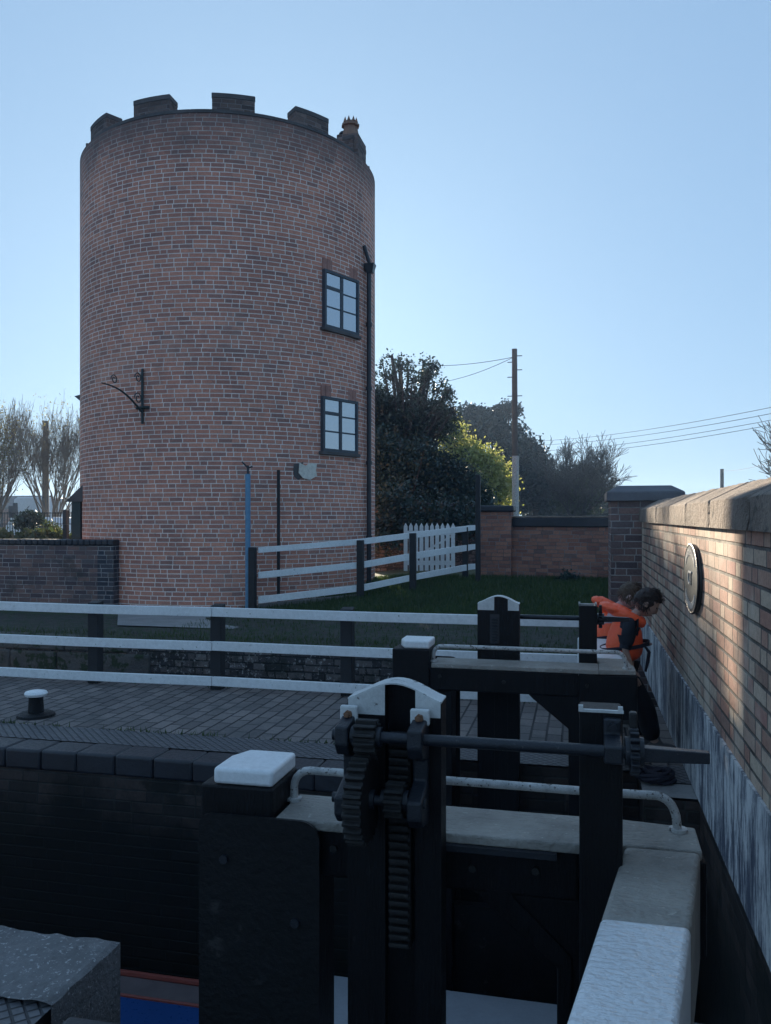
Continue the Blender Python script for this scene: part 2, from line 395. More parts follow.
def hivis():
    t = NT('orange_lifejacket_nylon'); P = t.obj()
    c = t.ramp(t.noise(P, 14, 4), [(.3, (1.0, .10, .03)), (.7, (1.0, .15, .05))]); t.l(c, t.b.inputs['Base Color'])
    t.b.inputs['Roughness'].default_value = .55; t.bump(t.noise(P, 28, 3), .7, .012); return t.m
M['orange'] = hivis()
M['strap'] = plain('dark_webbing', (.02, .018, .03), .8, .2, 30, .3, .001)
M['shoe'] = plain('trainer_upper', (.10, .09, .09), .7, .3, 30, .3, .002)
M['sole'] = plain('trainer_sole', (.40, .38, .36), .7, .3, 30, .3, .002)

# ------------------------------------------------------------------ ground and canal
EN, EF = 2.83, 5.06          # chamber edges
RN, RF = 2.28, 5.50          # recess edges behind the gates
WX = .68                     # inner face of the bridge parapet
RX0, RX1 = -1.70, .37        # recess extent
BOT = -3.2
def slab(name, poly, z0, z1, mat, kind='structure', **kw):
    m = MB().prism([(x, y, z0) for x, y in poly], (0, 0, z1 - z0)); o = m.build(name, mat, **kw); tag(o, kind=kind); return o
BIG = 200
# near side: paving behind, rough concrete block at the lock edge
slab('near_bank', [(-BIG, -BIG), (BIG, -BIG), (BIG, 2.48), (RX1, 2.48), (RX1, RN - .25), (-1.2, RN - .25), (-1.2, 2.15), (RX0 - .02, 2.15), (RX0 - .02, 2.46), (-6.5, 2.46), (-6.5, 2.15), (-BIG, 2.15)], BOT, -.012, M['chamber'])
def sheet(name, poly, z, mat, kind='structure'):
    m = MB(); m.add([(x, y, z) for x, y in poly], [tuple(range(len(poly)))]); o = m.build(name, mat); return tag(o, kind=kind)
sheet('near_setts', [(-BIG, -BIG), (BIG, -BIG), (BIG, 2.48), (RX1, 2.48), (RX1, RN - .25), (-1.2, RN - .25), (-1.2, 2.15), (RX0, 2.15), (RX0, 2.45), (-6.5, 2.45), (-6.5, 2.15), (-BIG, 2.15)], -.006, M['diamond'])
m = MB().box(-1.62, -1.21, 2.151, 2.405, -.25, .0)
tag(m.build('near_coping', M['coping_blue'], bevel=.02, seg=3), kind='structure')
# rough concrete block with chipped top
m = MB(); nx, ny = 150, 22; xs = np.concatenate([np.linspace(-6.5, -2.9, 40), np.linspace(-2.88, RX0, 110)]); ys = np.linspace(2.425, EN + .02, ny); vs = []
for y in ys:
    for x in xs:
        e = .010 + .006 * mnoise.noise(Vector((x * 4, y * 4, 0))) + .005 * mnoise.noise(Vector((x * 22, y * 22, 3)))
        ed = min(RX0 - x, EN + .02 - y); dz = -.009 * max(0, 1 - ed / .02) * (1 + mnoise.noise(Vector((x * 9, y * 9, 7))))
        vs.append((x, y + (0 if y < EN + .01 else .006 * mnoise.noise(Vector((x * 9, 0, 1)))), .0 + e + dz))
fs = [(j * nx + i, j * nx + i + 1, (j + 1) * nx + i + 1, (j + 1) * nx + i) for j in range(ny - 1) for i in range(nx - 1)]
m.add(vs, fs)
b0 = len(vs); top = [vs[(ny - 1) * nx + i] for i in range(nx)]
m.add(top + [(x, y, BOT) for x, y, z in top], [(i, i + nx, i + nx + 1, i + 1)[::-1] for i in range(nx - 1)])
side = [vs[j * nx + nx - 1] for j in range(ny)]
m.add(side + [(x, y, BOT) for x, y, z in side], [(j, j + ny, j + ny + 1, j + 1) for j in range(ny - 1)])
tag(m.build('near_lock_edge', M['concrete']), kind='structure')
sheet('near_lock_side', [(-BIG, 2.15), (-6.5, 2.15), (-6.5, EN), (-BIG, EN)], -.004, M['concrete'])
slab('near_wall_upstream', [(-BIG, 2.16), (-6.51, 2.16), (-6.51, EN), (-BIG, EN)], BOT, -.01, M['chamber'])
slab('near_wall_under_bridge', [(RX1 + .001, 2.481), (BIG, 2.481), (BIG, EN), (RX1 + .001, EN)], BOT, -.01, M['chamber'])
# far side towpath
FE = 7.42                    # far edge of the towpath, drop into the by-wash
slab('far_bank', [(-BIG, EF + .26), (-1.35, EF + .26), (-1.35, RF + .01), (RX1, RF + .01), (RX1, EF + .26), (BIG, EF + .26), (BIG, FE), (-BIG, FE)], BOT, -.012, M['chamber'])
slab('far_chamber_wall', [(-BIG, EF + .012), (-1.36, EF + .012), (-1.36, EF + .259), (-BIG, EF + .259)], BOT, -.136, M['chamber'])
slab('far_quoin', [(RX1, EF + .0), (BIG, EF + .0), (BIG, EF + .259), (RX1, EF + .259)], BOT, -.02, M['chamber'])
sheet('far_quoin_top', [(RX1, EF - .004), (WX, EF - .004), (WX, EF + .259), (RX1, EF + .259)], -.004, M['apron'])
sheet('towpath', [(-BIG, EF + .62), (-1.35, EF + .62), (-1.35, RF + .30), (RX1, RF + .30), (RX1, EF + .62), (WX, EF + .62), (WX, FE), (-BIG, FE)], 0, M['pave'])
sheet('towpath_edge_setts', [(-BIG, EF + .26), (-1.35, EF + .26), (-1.35, RF + .01), (RX1, RF + .01), (RX1, EF + .26), (WX, EF + .26), (WX, EF + .62), (RX1, EF + .62), (RX1, RF + .30), (-1.35, RF + .30), (-1.35, EF + .62), (-BIG, EF + .62)], .002, M['diamond'])
m = MB(); x = -1.36
while x > -16:
    wv = .29 + random.uniform(-.012, .012)
    m.box(x - wv + .003, x, EF + random.uniform(-.004, .004), EF + .255, -.135, .003 + random.uniform(-.003, .003)); x -= wv
tag(m.build('lock_coping', M['coping_blue'], bevel=.018, seg=3, smooth=30), kind='structure')
sheet('canal_water', [(-BIG, 1.9), (BIG, 1.9), (BIG, 5.9), (-BIG, 5.9)], -2.15, M['water'])
# by-wash channel and its far wall
BY = 9.6
sheet('bywash_water', [(-BIG, FE - .2), (.9, FE - .2), (.9, BY + .1), (-BIG, BY + .1)], -1.3, M['water'])
m = MB(); m.box(-40, 5, BY, BY + .4, -1.6, -.03); tag(m.build('bywash_wall', M['rubble']), kind='structure')
m = MB(); x = -5.6
while x > -20:
    wv = random.uniform(.5, .95); m.box(x - wv + .012, x, BY - .03 + random.uniform(-.01, .01), BY + .42, -.12, .03 + random.uniform(-.015, .015)); x -= wv
x = -5.3
while x > -20:
    wv = random.uniform(.4, .8); m.box(x - wv + .012, x, BY - .025 + random.uniform(-.012, .006), BY + .1, -.40, -.135); x -= wv
tag(m.build('bywash_coping_stones', plain('mossy_dark_stone', (.10, .095, .09), .9, .5, 4, 1.0, .02, speck=((.03, .045, .02), 5, .5)), bevel=.025), kind='structure')
def gh(x, y):
    a = min(1, max(0, (y - 10.0) / 6)); a = a * a * (3 - 2 * a); b = min(1, max(0, (x + 7.0) / 4.0)); b = b * b * (3 - 2 * b)
    far = min(1, max(0, (y - 18) / 8))
    return (.42 * a * b) * (1 - far) + .35 * far + .015 * mnoise.noise(Vector((x * .8, y * .8, 0)))
def grid(name, xs, ys, fn, mat, kind='structure'):
    vs = [(x, y, fn(x, y)) for y in ys for x in xs]; n = len(xs)
    fs = [(j * n + i, j * n + i + 1, (j + 1) * n + i + 1, (j + 1) * n + i) for j in range(len(ys) - 1) for i in range(n - 1)]
    o = MB().add(vs, fs).build(name, mat, smooth=60); return tag(o, kind=kind)
xs = [-290, -200, -120, -60, -30, -20] + list(np.arange(-14, 8, .5)) + [12, 30, 80, 200, 290]
ys = list(np.arange(BY + .05, 22, .5)) + [26, 32, 40, 60, 100, 200, 290]
grid('lawn', xs, ys, gh, M['turf'])
sheet('tower_apron', [(-6.55, 10.9), (-4.75, 10.9), (-4.6, 12.6), (-7.55, 12.6)], .045, M['apron'])
grid('soil_strip', np.arange(-30, 1.2, .3), list(np.arange(BY + .04, 12.3, .3)), lambda x, y: gh(x, y) + .02 - (.09 if y > 12.1 - .35 * math.sin(x * 1.3) - (0 if x > -5 else -2) else 0), M['soil'])
# grass blades: countless, one object
def blades(name, n, region, h0, h1, mat, label, seed=1):
    g = np.random.default_rng(seed); vs = []; fs = []
    for i in range(n):
        x, y = region(g); z = gh(x, y); a = g.uniform(0, 6.28); h = g.uniform(h0, h1); wv = .006 + .004 * g.random()
        dx, dy = math.cos(a) * wv, math.sin(a) * wv; lx, ly = g.normal(0, .25 * h), g.normal(0, .25 * h)
        b = len(vs); vs += [(x - dx, y - dy, z - .01), (x + dx, y + dy, z - .01), (x + lx, y + ly, z + h)]; fs.append((b, b + 1, b + 2))
    o = MB().add(vs, fs).build(name, mat); return tag(o, label, None, None, 'stuff')
blades('grass', 52000, lambda g: (g.uniform(-5.6, .7), (12.0 + g.random() ** 1.2 * 4.6) if g.random() < .93 else g.uniform(BY + .1, 12)), .03, .10, M['grass'], 'short green grass of the shaded lawn')
blades('verge_grass', 5000, lambda g: (g.uniform(-12, .6), BY + (.45 if g.random() < .5 else .12) + abs(g.normal(0, .22))), .03, .09, M['grass'], 'ragged grass along the by-wash edge')

g0 = np.random.default_rng(9); vs = []; fs = []
for i in range(5200):
    x = g0.uniform(-9, .6); dens = .5 + .5 * math.sin(x * 3.1) * math.sin(x * 7.7 + 1)
    if g0.random() > dens: continue
    y = FE - abs(g0.normal(0, .05)) if g0.random() < .8 or x > -1.5 else EF + .62 + g0.normal(0, .01); a = g0.uniform(0, 6.28); h = g0.uniform(.012, .05)
    b = len(vs); vs += [(x - math.cos(a) * .005, y - math.sin(a) * .005, 0), (x + math.cos(a) * .005, y + math.sin(a) * .005, 0), (x + g0.normal(0, .015), y + g0.normal(0, .015), h)]; fs.append((b, b + 1, b + 2))
tag(MB().add(vs, fs).build('weeds', M['grass']), 'thin moss and weeds in the joints of the towpath', None, None, 'stuff')

# ------------------------------------------------------------------ round tower
TC = Vector((-6.755, 15.49, 0)); TR = 2.86; TTOP = 8.30
TDIR = math.atan2(-TC.y, -TC.x)           # direction from the tower to the viewer
def tp(phi, r, z):                        # phi: 0 faces the lock, positive to the right
    a = TDIR + phi; return Vector((TC.x + r * math.cos(a), TC.y + r * math.sin(a), z))
def cylphi(px, r=TR):
    best = None
    for k in range(-900, 901):
        ph = R(k * .1); p = tp(ph, r, 0); d = -SY * p.x + CY * p.y; l = CY * p.x + SY * p.y
        q = 385.5 + F_PX * l / d
        if best is None or abs(q - px) < best[0]: best = (abs(q - px), ph)
    return best[1]
def cylz(phi, py, r=TR):
    p = tp(phi, r, 0); d = -SY * p.x + CY * p.y; return EYE + (HOR - py) / F_PX * d
def arcwall(m, p0, p1, r0, r1, z0, z1, step=R(2.5)):
    n = max(1, int(abs(p1 - p0) / step)); ph = [p0 + (p1 - p0) * i / n for i in range(n + 1)]
    full = abs(p1 - p0) > 6.2
    vs = []
    for a in ph: vs += [tp(a, r1, z0), tp(a, r1, z1), tp(a, r0, z1), tp(a, r0, z0)]
    fs = []; uv = []
    for i in range(n):
        b = 4 * i; c = b + 4; ua, ub = ph[i] * TR, ph[i + 1] * TR
        fs.append((b, c, c + 1, b + 1)); uv.append([(ua, z0), (ub, z0), (ub, z1), (ua, z1)])
        fs.append((b + 1, c + 1, c + 2, b + 2)); uv.append([(ua, 0), (ub, 0), (ub, r1 - r0), (ua, r1 - r0)])
        fs.append((b + 2, c + 2, c + 3, b + 3)); uv.append([(ua, z1), (ub, z1), (ub, z0), (ua, z0)])
    if not full:
        fs.append((0, 1, 2, 3)); uv.append([(0, z0), (0, z1), (r1 - r0, z1), (r1 - r0, z0)])
        e = 4 * n; fs.append((e + 3, e + 2, e + 1, e)); uv.append([(0, z0), (0, z1), (r1 - r0, z1), (r1 - r0, z0)][::-1])
    m.add(vs, fs, uv)
tower = empty('round_tower', TC, 'tall round red brick tower with battlements and two windows, left of the lawn', 'tower')
m = MB(); arcwall(m, 0, 2 * math.pi, TR - .12, TR, -.2, TTOP); m.build('wall', M['tower'], tower, smooth=40)
RP = 2.745
m = MB(); arcwall(m, 0, 2 * math.pi, RP - .3, RP, TTOP - .3, TTOP + .08); m.build('parapet', M['tower'], tower, smooth=40)
M['crown'] = M['dark_course']
mer = []
for k in range(12):
    p = k * math.pi / 6 + R(.5); hw = R(7.4)
    m = MB(); arcwall(m, p - hw, p + hw, RP - .3, RP + .004, TTOP + .142, TTOP + .335); me_ = m.build('merlon', M['crown'], tower, smooth=40)
    m = MB(); arcwall(m, p - hw - R(.2), p + hw + R(.2), RP - .31, RP + .012, TTOP + .336, TTOP + .42); m.build('cap_stone', M['soot_stone'], me_, smooth=40, bevel=.015)
    m = MB(); arcwall(m, p - R(15), p + R(15), RP - .32, RP + .012, TTOP + .081, TTOP + .14)
    m.build('parapet_coping', M['soot_stone'], tower, smooth=40, bevel=.01)
# flat lead roof
m = MB(); pts = [tp(2 * math.pi * k / 48, RP - .3, TTOP - .1) for k in range(48)]
m.add(pts, [tuple(range(48))]); m.build('roof', M['asphalt'], tower)
# chimney stack with buff crown pot
cp = at(352, 140, d=15.75); ph0 = 0
st = MB().box(cp.x - .22, cp.x + .2, cp.y - .3, cp.y + .3, TTOP - .1, TTOP + .47); stack = st.build('chimney', M['crown'], tower, bevel=.02)
def lathe(m, c, prof, n=20):
    vs = []; fs = []
    for z, r in prof:
        for k in range(n): a = 2 * math.pi * k / n; vs.append((c[0] + r * math.cos(a), c[1] + r * math.sin(a), z))
    for i in range(len(prof) - 1):
        for k in range(n): a, b = i * n + k, i * n + (k + 1) % n; fs.append((a, b, b + n, a + n))
    fs.append(tuple(range(n - 1, -1, -1))); fs.append(tuple(range((len(prof) - 1) * n, len(prof) * n)))
    m.add(vs, fs)
z0 = TTOP + .47; m = MB(); lathe(m, (cp.x - .03, cp.y), [(z0, .19), (z0 + .05, .185), (z0 + .06, .17), (z0 + .25, .13), (z0 + .255, .175), (z0 + .29, .175), (z0 + .295, .13), (z0 + .34, .13)], 8)
for k in range(8):
    a = 2 * math.pi * k / 8; x, y = cp.x - .03 + .115 * math.cos(a), cp.y + .115 * math.sin(a)
    m.add([(x - .03, y - .02, z0 + .33), (x + .03, y - .02, z0 + .33), (x + .03, y + .02, z0 + .33), (x - .03, y + .02, z0 + .33), (x, y, z0 + .43)], [(0, 1, 4), (1, 2, 4), (2, 3, 4), (3, 0, 4)])
m.build('chimney_pot', M['buff'], stack)
m = MB(); lathe(m, (cp.x - .2, cp.y + .2), [(z0, .09), (z0 + .2, .08), (z0 + .21, .12), (z0 + .25, .1), (z0 + .28, .03)], 12); m.build('cowl', M['pipe'], stack)
# windows (two), frames of two columns
def window(pxl, pxr, pyt, pyb, label):
    a, b = cylphi(pxl), cylphi(pxr); pc = (a + b) / 2; zc = .5 * (cylz(a, pyt) + cylz(a, pyb)); 
    hw = TR * math.sin((b - a) / 2); hh = .5 * (cylz(a, pyt) - cylz(a, pyb))
    ctr = tp(pc, TR + .002, zc); out = (tp(pc, 1, 0) - tp(pc, 0, 0)).normalized(); sx = Vector((0, 0, 1)).cross(out)
    def B(m, x0, x1, z0_, z1_, y0, y1):
        c = [ctr + sx * x + out * y for x, y in ((x0, y0), (x0, y1), (x1, y1), (x1, y0))]
        # outward is +y ; order ccw from above
        bq = [(*p.xy, ctr.z + z0_) for p in c]; tq = [(*p.xy, ctr.z + z1_) for p in c]
        m.hexa(bq[::-1], tq[::-1])
    f = MB(); t = .05; D0, D1 = -.10, .026
    B(f, -hw, hw, hh - t, hh, D0, D1); B(f, -hw, hw, -hh, -hh + t, D0, D1)
    B(f, -hw, -hw + t, -hh + t, hh - t, D0, D1); B(f, hw - t, hw, -hh + t, hh - t, D0, D1)
    B(f, -.035, .035, -hh + t, hh - t, D0, D1 - .01)
    hi = hh - t
    B(f, -hw + t, -.035, hi * .38, hi * .38 + .06, D0, D1 - .012); B(f, -hw + t, -.035, -hi * .33, -hi * .33 + .03, D0, D1 - .02)
    B(f, .035, hw - t, hi * .33, hi * .33 + .03, D0, D1 - .02); B(f, .035, hw - t, -hi * .33, -hi * .33 + .03, D0, D1 - .02)
    fr = f.build('window', M['win_frame'], tower)
    if label: fr['label'] = label
    for (x0, x1, z0_, z1_) in ((-hw + t, -.035, hi * .38 + .06, hi), (-hw + t, -.035, -hi * .33 + .03, hi * .38), (-hw + t, -.035, -hi, -hi * .33),
                             (.035, hw - t, hi * .33 + .03, hi), (.035, hw - t, -hi * .33 + .03, hi * .33), (.035, hw - t, -hi, -hi * .33)):
        g = MB(); B(g, x0, x1, z0_, z1_, -.004, .004 + random.uniform(-.001, .001)); g.build('pane', M['glass'], fr)
    s_ = MB(); B(s_, -hw - .04, hw + .04, -hh - .06, -hh - .002, -.1, .05); s_.build('sill', M['soot_stone'], fr, bevel=.006)
    l_ = MB(); n = 9
    for i in range(n):
        x0 = -hw + 2 * hw * i / n; B(l_, x0, x0 + 2 * hw / n - .010, hh + .002, hh + .20, -.12, -.012)
    l_.build('lintel', M['dark_course2'], fr)
M['dark_course2'] = plain('lintel_brick', (.38, .19, .15), .85, .35, 8, .6, .006)
window(322, 356.5, 269, 327, 'upper window')
window(320.5, 355.5, 396, 451, 'lower window')
# downpipe and hopper on the right
pph = cylphi(368.5, TR + .07)
m = MB(); m.tube([tp(pph, TR + .08, cylz(pph, 268)), tp(pph, TR + .08, .05)], .045, 10)
for zz in (1.2, 2.6, 4.0, 5.2): m.tube([tp(pph, TR + .08, zz), tp(pph, TR + .08, zz + .07)], .06, 10)
pipe = m.build('drainpipe', M['pipe'], tower, smooth=40)
q = tp(pph, TR + .10, 0); zz = cylz(pph, 266); m = MB(); m.hexa([(q.x - .06, q.y - .06, zz - .14), (q.x + .06, q.y - .06, zz - .14), (q.x + .06, q.y + .06, zz - .14), (q.x - .06, q.y + .06, zz - .14)], [(q.x - .1, q.y - .1, zz + .02), (q.x + .1, q.y - .1, zz + .02), (q.x + .1, q.y + .1, zz + .02), (q.x - .1, q.y + .1, zz + .02)])
m.tube([(q.x, q.y, zz), tp(pph - R(2), TR + .02, zz + .35)], .035, 8); m.build('hopper', M['pipe'], pipe)
# scrolled iron bracket
bp = cylphi(143.5); zt, zb = cylz(bp, 369), cylz(bp, 424)
m = MB(); m.tube([tp(bp, TR + .03, zt), tp(bp, TR + .03, zb)], .022, 8)
za, ze = cylz(bp, 409), cylz(bp, 386)
arm = [tp(bp, TR + .03 + 1.02 * t_, za - .06 + (.62) * (1 - (1 - t_) ** 1.0) * .55 + .10 * math.sin(t_ * math.pi) ) for t_ in [i / 12 for i in range(13)]]
m.tube(arm, [.02 - .010 * i / 12 for i in range(13)], 8)
def scroll(m, c, r, rad, turns=1.4, n=22):
    pts = []
    out = (tp(bp, 1, 0) - tp(bp, 0, 0)).normalized()
    for i in range(n):
        a = turns * 2 * math.pi * i / (n - 1); rr = r * (1 - .7 * i / (n - 1))
        pts.append(c + out * (rr * math.cos(a)) + Vector((0, 0, rr * math.sin(a))))
    m.tube(pts, rad, 6)
scroll(m, tp(bp, TR + .14, zt - .17), .09, .010); scroll(m, tp(bp, TR + .14, za + .16), .10, .010); scroll(m, tp(bp, TR + .75, za + .38), .08, .009)
m.tube([tp(bp - R(2.5), TR + .02, za + .02), tp(bp, TR + .04, za + .02), tp(bp + R(2.5), TR + .02, za + .02)], .025, 8)
m.build('wall_bracket', M['green_iron'], tower, smooth=50)['label'] = 'scrolled iron sign bracket'
# patches of broken render
def patch(poly, mat, name, off=.02):
    m = MB(); pts = []
    for px, py in poly:
        a = cylphi(px); pts.append((a, cylz(a, py)))
    c = (sum(p[0] for p in pts) / len(pts), sum(p[1] for p in pts) / len(pts))
    n = len(pts); vs = [tp(a, TR + off, z) for a, z in pts] + [tp(a, TR - .02, z) for a, z in pts] + [tp(c[0], TR + off + .002, c[1])]
    fs = [(i, (i + 1) % n, 2 * n) for i in range(n)] + [(i, i + n, (i + 1) % n + n, (i + 1) % n) for i in range(n)]
    fs = [f[::-1] if len(f) == 3 else f for f in fs]
    m.add(vs, fs); return m.build(name, mat, tower)
patch([(294, 464), (300, 463), (303, 462), (302, 468), (304, 476), (298, 480), (294, 476), (293, 470)], M['soot_stone'], 'render_patch', .012)
patch([(299, 463), (305, 466), (310, 463), (316, 464), (315, 470), (316, 476), (309, 480), (302, 478), (298, 473)], M['plaster'], 'render_patch', .034)
# little lean-to porch on the far left of the tower
pa = at(76.5, 540, d=15.2)
m = MB().box(pa.x - .10, pa.x + .08, pa.y, pa.y + .25, 0, 1.9); porch = m.build('porch', M['green_iron'], tower)
m = MB().prism([(pa.x - .22, pa.y - .02, 1.9), (pa.x + .3, pa.y - .02, 1.9), (pa.x + .3, pa.y - .02, 2.35)], (0, .5, 0)); m.build('porch_roof', M['soot_stone'], porch)
pg = at(77, 396, d=15.7)
m = MB().prism([(pg.x - .06, pg.y, pg.z), (pg.x + .2, pg.y, pg.z + .05), (pg.x + .2, pg.y, pg.z - .2)], (0, .3, 0)); m.build('ledge', M['pier_cap'], tower)

# two poles in front of the tower
def pole_thing(name, px, pyt, pyb, rad, mat, label, cat, r):
    a = cylphi(px, TR + r); zt = cylz(a, pyt, TR + r); base = tp(a, TR + r, gh(*tp(a, TR + r, 0).xy))
    m = MB(); m.tube([base, (base.x, base.y, zt)], rad, 10); o = m.build(name, mat, smooth=40, origin=base); tag(o, label, cat); return o, base, zt
o, base, zt = pole_thing('blue_pole', 248, 474, 606, .045, M['blue_pole'], 'blue painted pole standing against the tower wall', 'pole', .25)
m = MB(); m.tube([(base.x, base.y, zt - .02), (base.x, base.y, zt + .14)], .02, 8); m.tube([(base.x - .1, base.y, zt + .2), (base.x, base.y, zt + .1), (base.x + .08, base.y, zt + .12)], .015, 6)
m.build('hook', M['iron'], o)
pole_thing('thin_pole', 278.5, 470, 604, .028, M['black_post'], 'thin dark pole against the tower, right of the blue pole', 'pole', .2)

# ------------------------------------------------------------------ walls
def coped_wall(name, x0, x1, y0, y1, zb, zt, mat, cmat, label, ch=.09, ov=.03, cat='wall', courses=None):
    e = empty(name, ((x0 + x1) / 2, y0, zb), label, cat)
    MB().box(x0, x1, y0, y1, zb, zt - ch).build('brickwork', mat, e)
    c = MB(); L = x1 - x0 + 2 * ov; n = courses or max(1, int(L / .6))
    for i in range(n): c.box(x0 - ov + L * i / n + .004, x0 - ov + L * (i + 1) / n - .004, y0 - ov, y1 + ov, zt - ch + .001, zt + random.uniform(-.004, .004))
    c.build('coping', cmat, e, bevel=.012)
    return e
gx = at(113.5, 560, Y=12.6).x
gw = empty('garden_wall', (gx, 12.6, 0), 'low dark blue brick garden wall running left from the round tower', 'wall')
MB().box(-40, gx - .30, 12.6, 12.83, -.1, 1.13).build('brickwork', M['purple'], gw)
MB().box(gx - .30, gx, 12.597, 12.85, -.1, 1.13).build('pier', M['blue'], gw)
c = MB(); x = gx + .01
while x > -22: c.box(x - .108, x, 12.57, 12.87, 1.131, 1.235 + random.uniform(-.003, .003)); x -= .112
c.build('coping', M['coping_blue'], gw, bevel=.03, seg=3)
# far brick wall beside the road, with end pier
fa, fb = at(481, 560, Y=16.9), at(607, 560, Y=16.4)
fw = empty('lawn_wall', (fa.x, fa.y, .1), 'red brick wall with dark coping at the back of the lawn', 'wall')
def slant(p, q, th, z0, z1):
    d = (q - p); d.z = 0; n = Vector((-d.y, d.x, 0)).normalized() * th
    b = [(p.x, p.y, z0), (q.x, q.y, z0), (q.x + n.x, q.y + n.y, z0), (p.x + n.x, p.y + n.y, z0)]
    return b, [(a[0], a[1], z1) for a in b]
p1 = at(512, 560, Y=16.88); q1 = fb + (fb - p1) * .3
zt = at(560, 516, Y=16.6).z; zc_ = at(560, 527, Y=16.6).z
MB().hexa(*slant(p1, q1, .3, -.1, zc_)).build('brickwork', M['red'], fw)
MB().hexa(*slant(p1 + Vector((0, -.05, 0)), q1 + Vector((0, -.05, 0)), .4, zc_ + .001, zt - .035)).build('coping', M['coping_blue'], fw, bevel=.02)
MB().hexa(*slant(p1 + Vector((0, -.03, 0)), q1 + Vector((0, -.03, 0)), .36, zt - .034, zt)).build('coping_top', M['stone'], fw, bevel=.02)
zp = at(495, 512, Y=16.9).z
MB().box(fa.x, p1.x - .002, 16.7, 17.3, -.1, zp).build('end_pier', M['red'], fw)
MB().box(fa.x - .05, p1.x + .05, 16.64, 17.36, zp + .001, zp + .13).build('pier_cap', M['coping_blue'], fw, bevel=.03)
# big square pier at the end of the bridge parapet
PY = 9.55
pxl, pxr = at(611, 600, Y=PY).x, at(680, 600, Y=PY).x
zpt = at(640, 492, Y=PY).z; zpp = at(640, 484, Y=PY + .2).z
pier = empty('parapet_pier', ((pxl + pxr) / 2, PY, -.1), 'large square brick pier at the far end of the bridge parapet', 'pier')
MB().box(pxl, pxr, PY, PY + .85, -1.6, zpt - .02).build('brickwork', M['purple'], pier)
m = MB(); o_ = .05; m.hexa([(pxl - o_, PY - o_, zpt - .1), (pxr + o_, PY - o_, zpt - .1), (pxr + o_, PY + .85 + o_, zpt - .1), (pxl - o_, PY + .85 + o_, zpt - .1)],
       [(pxl - o_, PY - o_, zpt), (pxr + o_, PY - o_, zpt), (pxr + o_, PY + .85 + o_, zpt), (pxl - o_, PY + .85 + o_, zpt)])
m.hexa([(pxl - o_, PY - o_, zpt + .0005), (pxr + o_, PY - o_, zpt + .0005), (pxr + o_, PY + .85 + o_, zpt + .0005), (pxl - o_, PY + .85 + o_, zpt + .0005)],
       [(pxl + .08, PY + .1, zpt + .075), (pxr - .08, PY + .1, zpt + .075), (pxr - .08, PY + .75, zpt + .075), (pxl + .08, PY + .75, zpt + .075)])
m.build('pier_cap', M['pier_cap'], pier, bevel=.01)
# bridge parapet with stone coping, bitumen band and the arch below
par = empty('bridge_parapet', (WX, 4, 0), 'tall brick bridge parapet with stone coping and blue streaked band, right of the lock', 'wall')
m = MB(); m.box(WX, WX + .36, -1.5, PY - .0, .5, 1.565); m.box(WX, WX + .36, -1.5, PY, -.02, .5)
m = MB().box(WX, WX + .36, -1.5, PY - .001, .0, 1.565)
m.build('brickwork', M['parapet'], par)
m = MB().box(WX - .014, WX - .001, -1.5, PY - .002, .002, .55); m.build('painted_band', M['band'], par)
cop = MB(); y = -1.5
L = [1.02, .96, 1.05, .9, 1.1, .98, .93, 1.04, 1.0, .97, 1.03]
i = 0
zf0, zf1, zr = 1.566, 1.705, 1.80
while y < PY - .05:
    y1 = min(y + L[i % len(L)], PY - .003); i += 1; j = random.uniform(-.006, .006); g_ = .006
    prof = [(WX - .03 + j, zf0), (WX - .03 + j, zf0 + .07), (WX - .028 + j, zf1 - .006), (WX - .02 + j, zf1 + .002), (WX + .06, zf1 + .045 + j * .5), (WX + .16, zr + j), (WX + .20, zr + j), (WX + .37, zf1), (WX + .39, zf1 - .02), (WX + .39, zf0)]
    n = 30; vs = []; fs = []
    for k in range(n + 1):
        yy = y + g_ + (y1 - y - 2 * g_) * k / n
        for ii, (xx, zz) in enumerate(prof):
            nn = (mnoise.noise(Vector((xx * 6, yy * 5, zz * 6))) + .7 * mnoise.noise(Vector((xx * 20, yy * 16, zz * 20)))) * .007 if 0 < ii < len(prof) - 1 else 0
            e = -.012 if k in (0, n) and 0 < ii < len(prof) - 1 else 0
            vs.append((xx + nn * .6 - (e if xx < WX + .1 else 0), yy, zz + nn + e))
    q = len(prof)
    for k in range(n):
        for ii in range(q): fs.append((k * q + ii, (k + 1) * q + ii, (k + 1) * q + (ii + 1) % q, k * q + (ii + 1) % q))
    fs.append(tuple(range(q))); fs.append(tuple(range((n + 1) * q - 1, n * q - 1, -1)))
    cop.add(vs, fs); y = y1
cop.build('coping', M['stone'], par, smooth=16)
# bridge: spandrel with arch, barrel and road deck behind
m = MB(); pts = []
ys_ = np.linspace(EN, EF, 17)
arch = [(yy, -1.9 + .55 * math.sqrt(max(0, 1 - ((yy - (EN + EF) / 2) / ((EF - EN) / 2)) ** 2))) for yy in ys_]
for k in range(16):
    (a, za_), (b, zb_) = arch[k], arch[k + 1]
    m.add([(WX, a, za_), (WX, b, zb_), (WX, b, -.002), (WX, a, -.002), (9, a, za_), (9, b, zb_)], [(3, 2, 1, 0), (0, 1, 5, 4)])
tag(m.build('bridge_arch', M['chamber']), kind='structure')
tag(MB().box(WX + .365, 9, -30, 40, .0, .95).build('bridge_road', M['asphalt']), kind='structure')
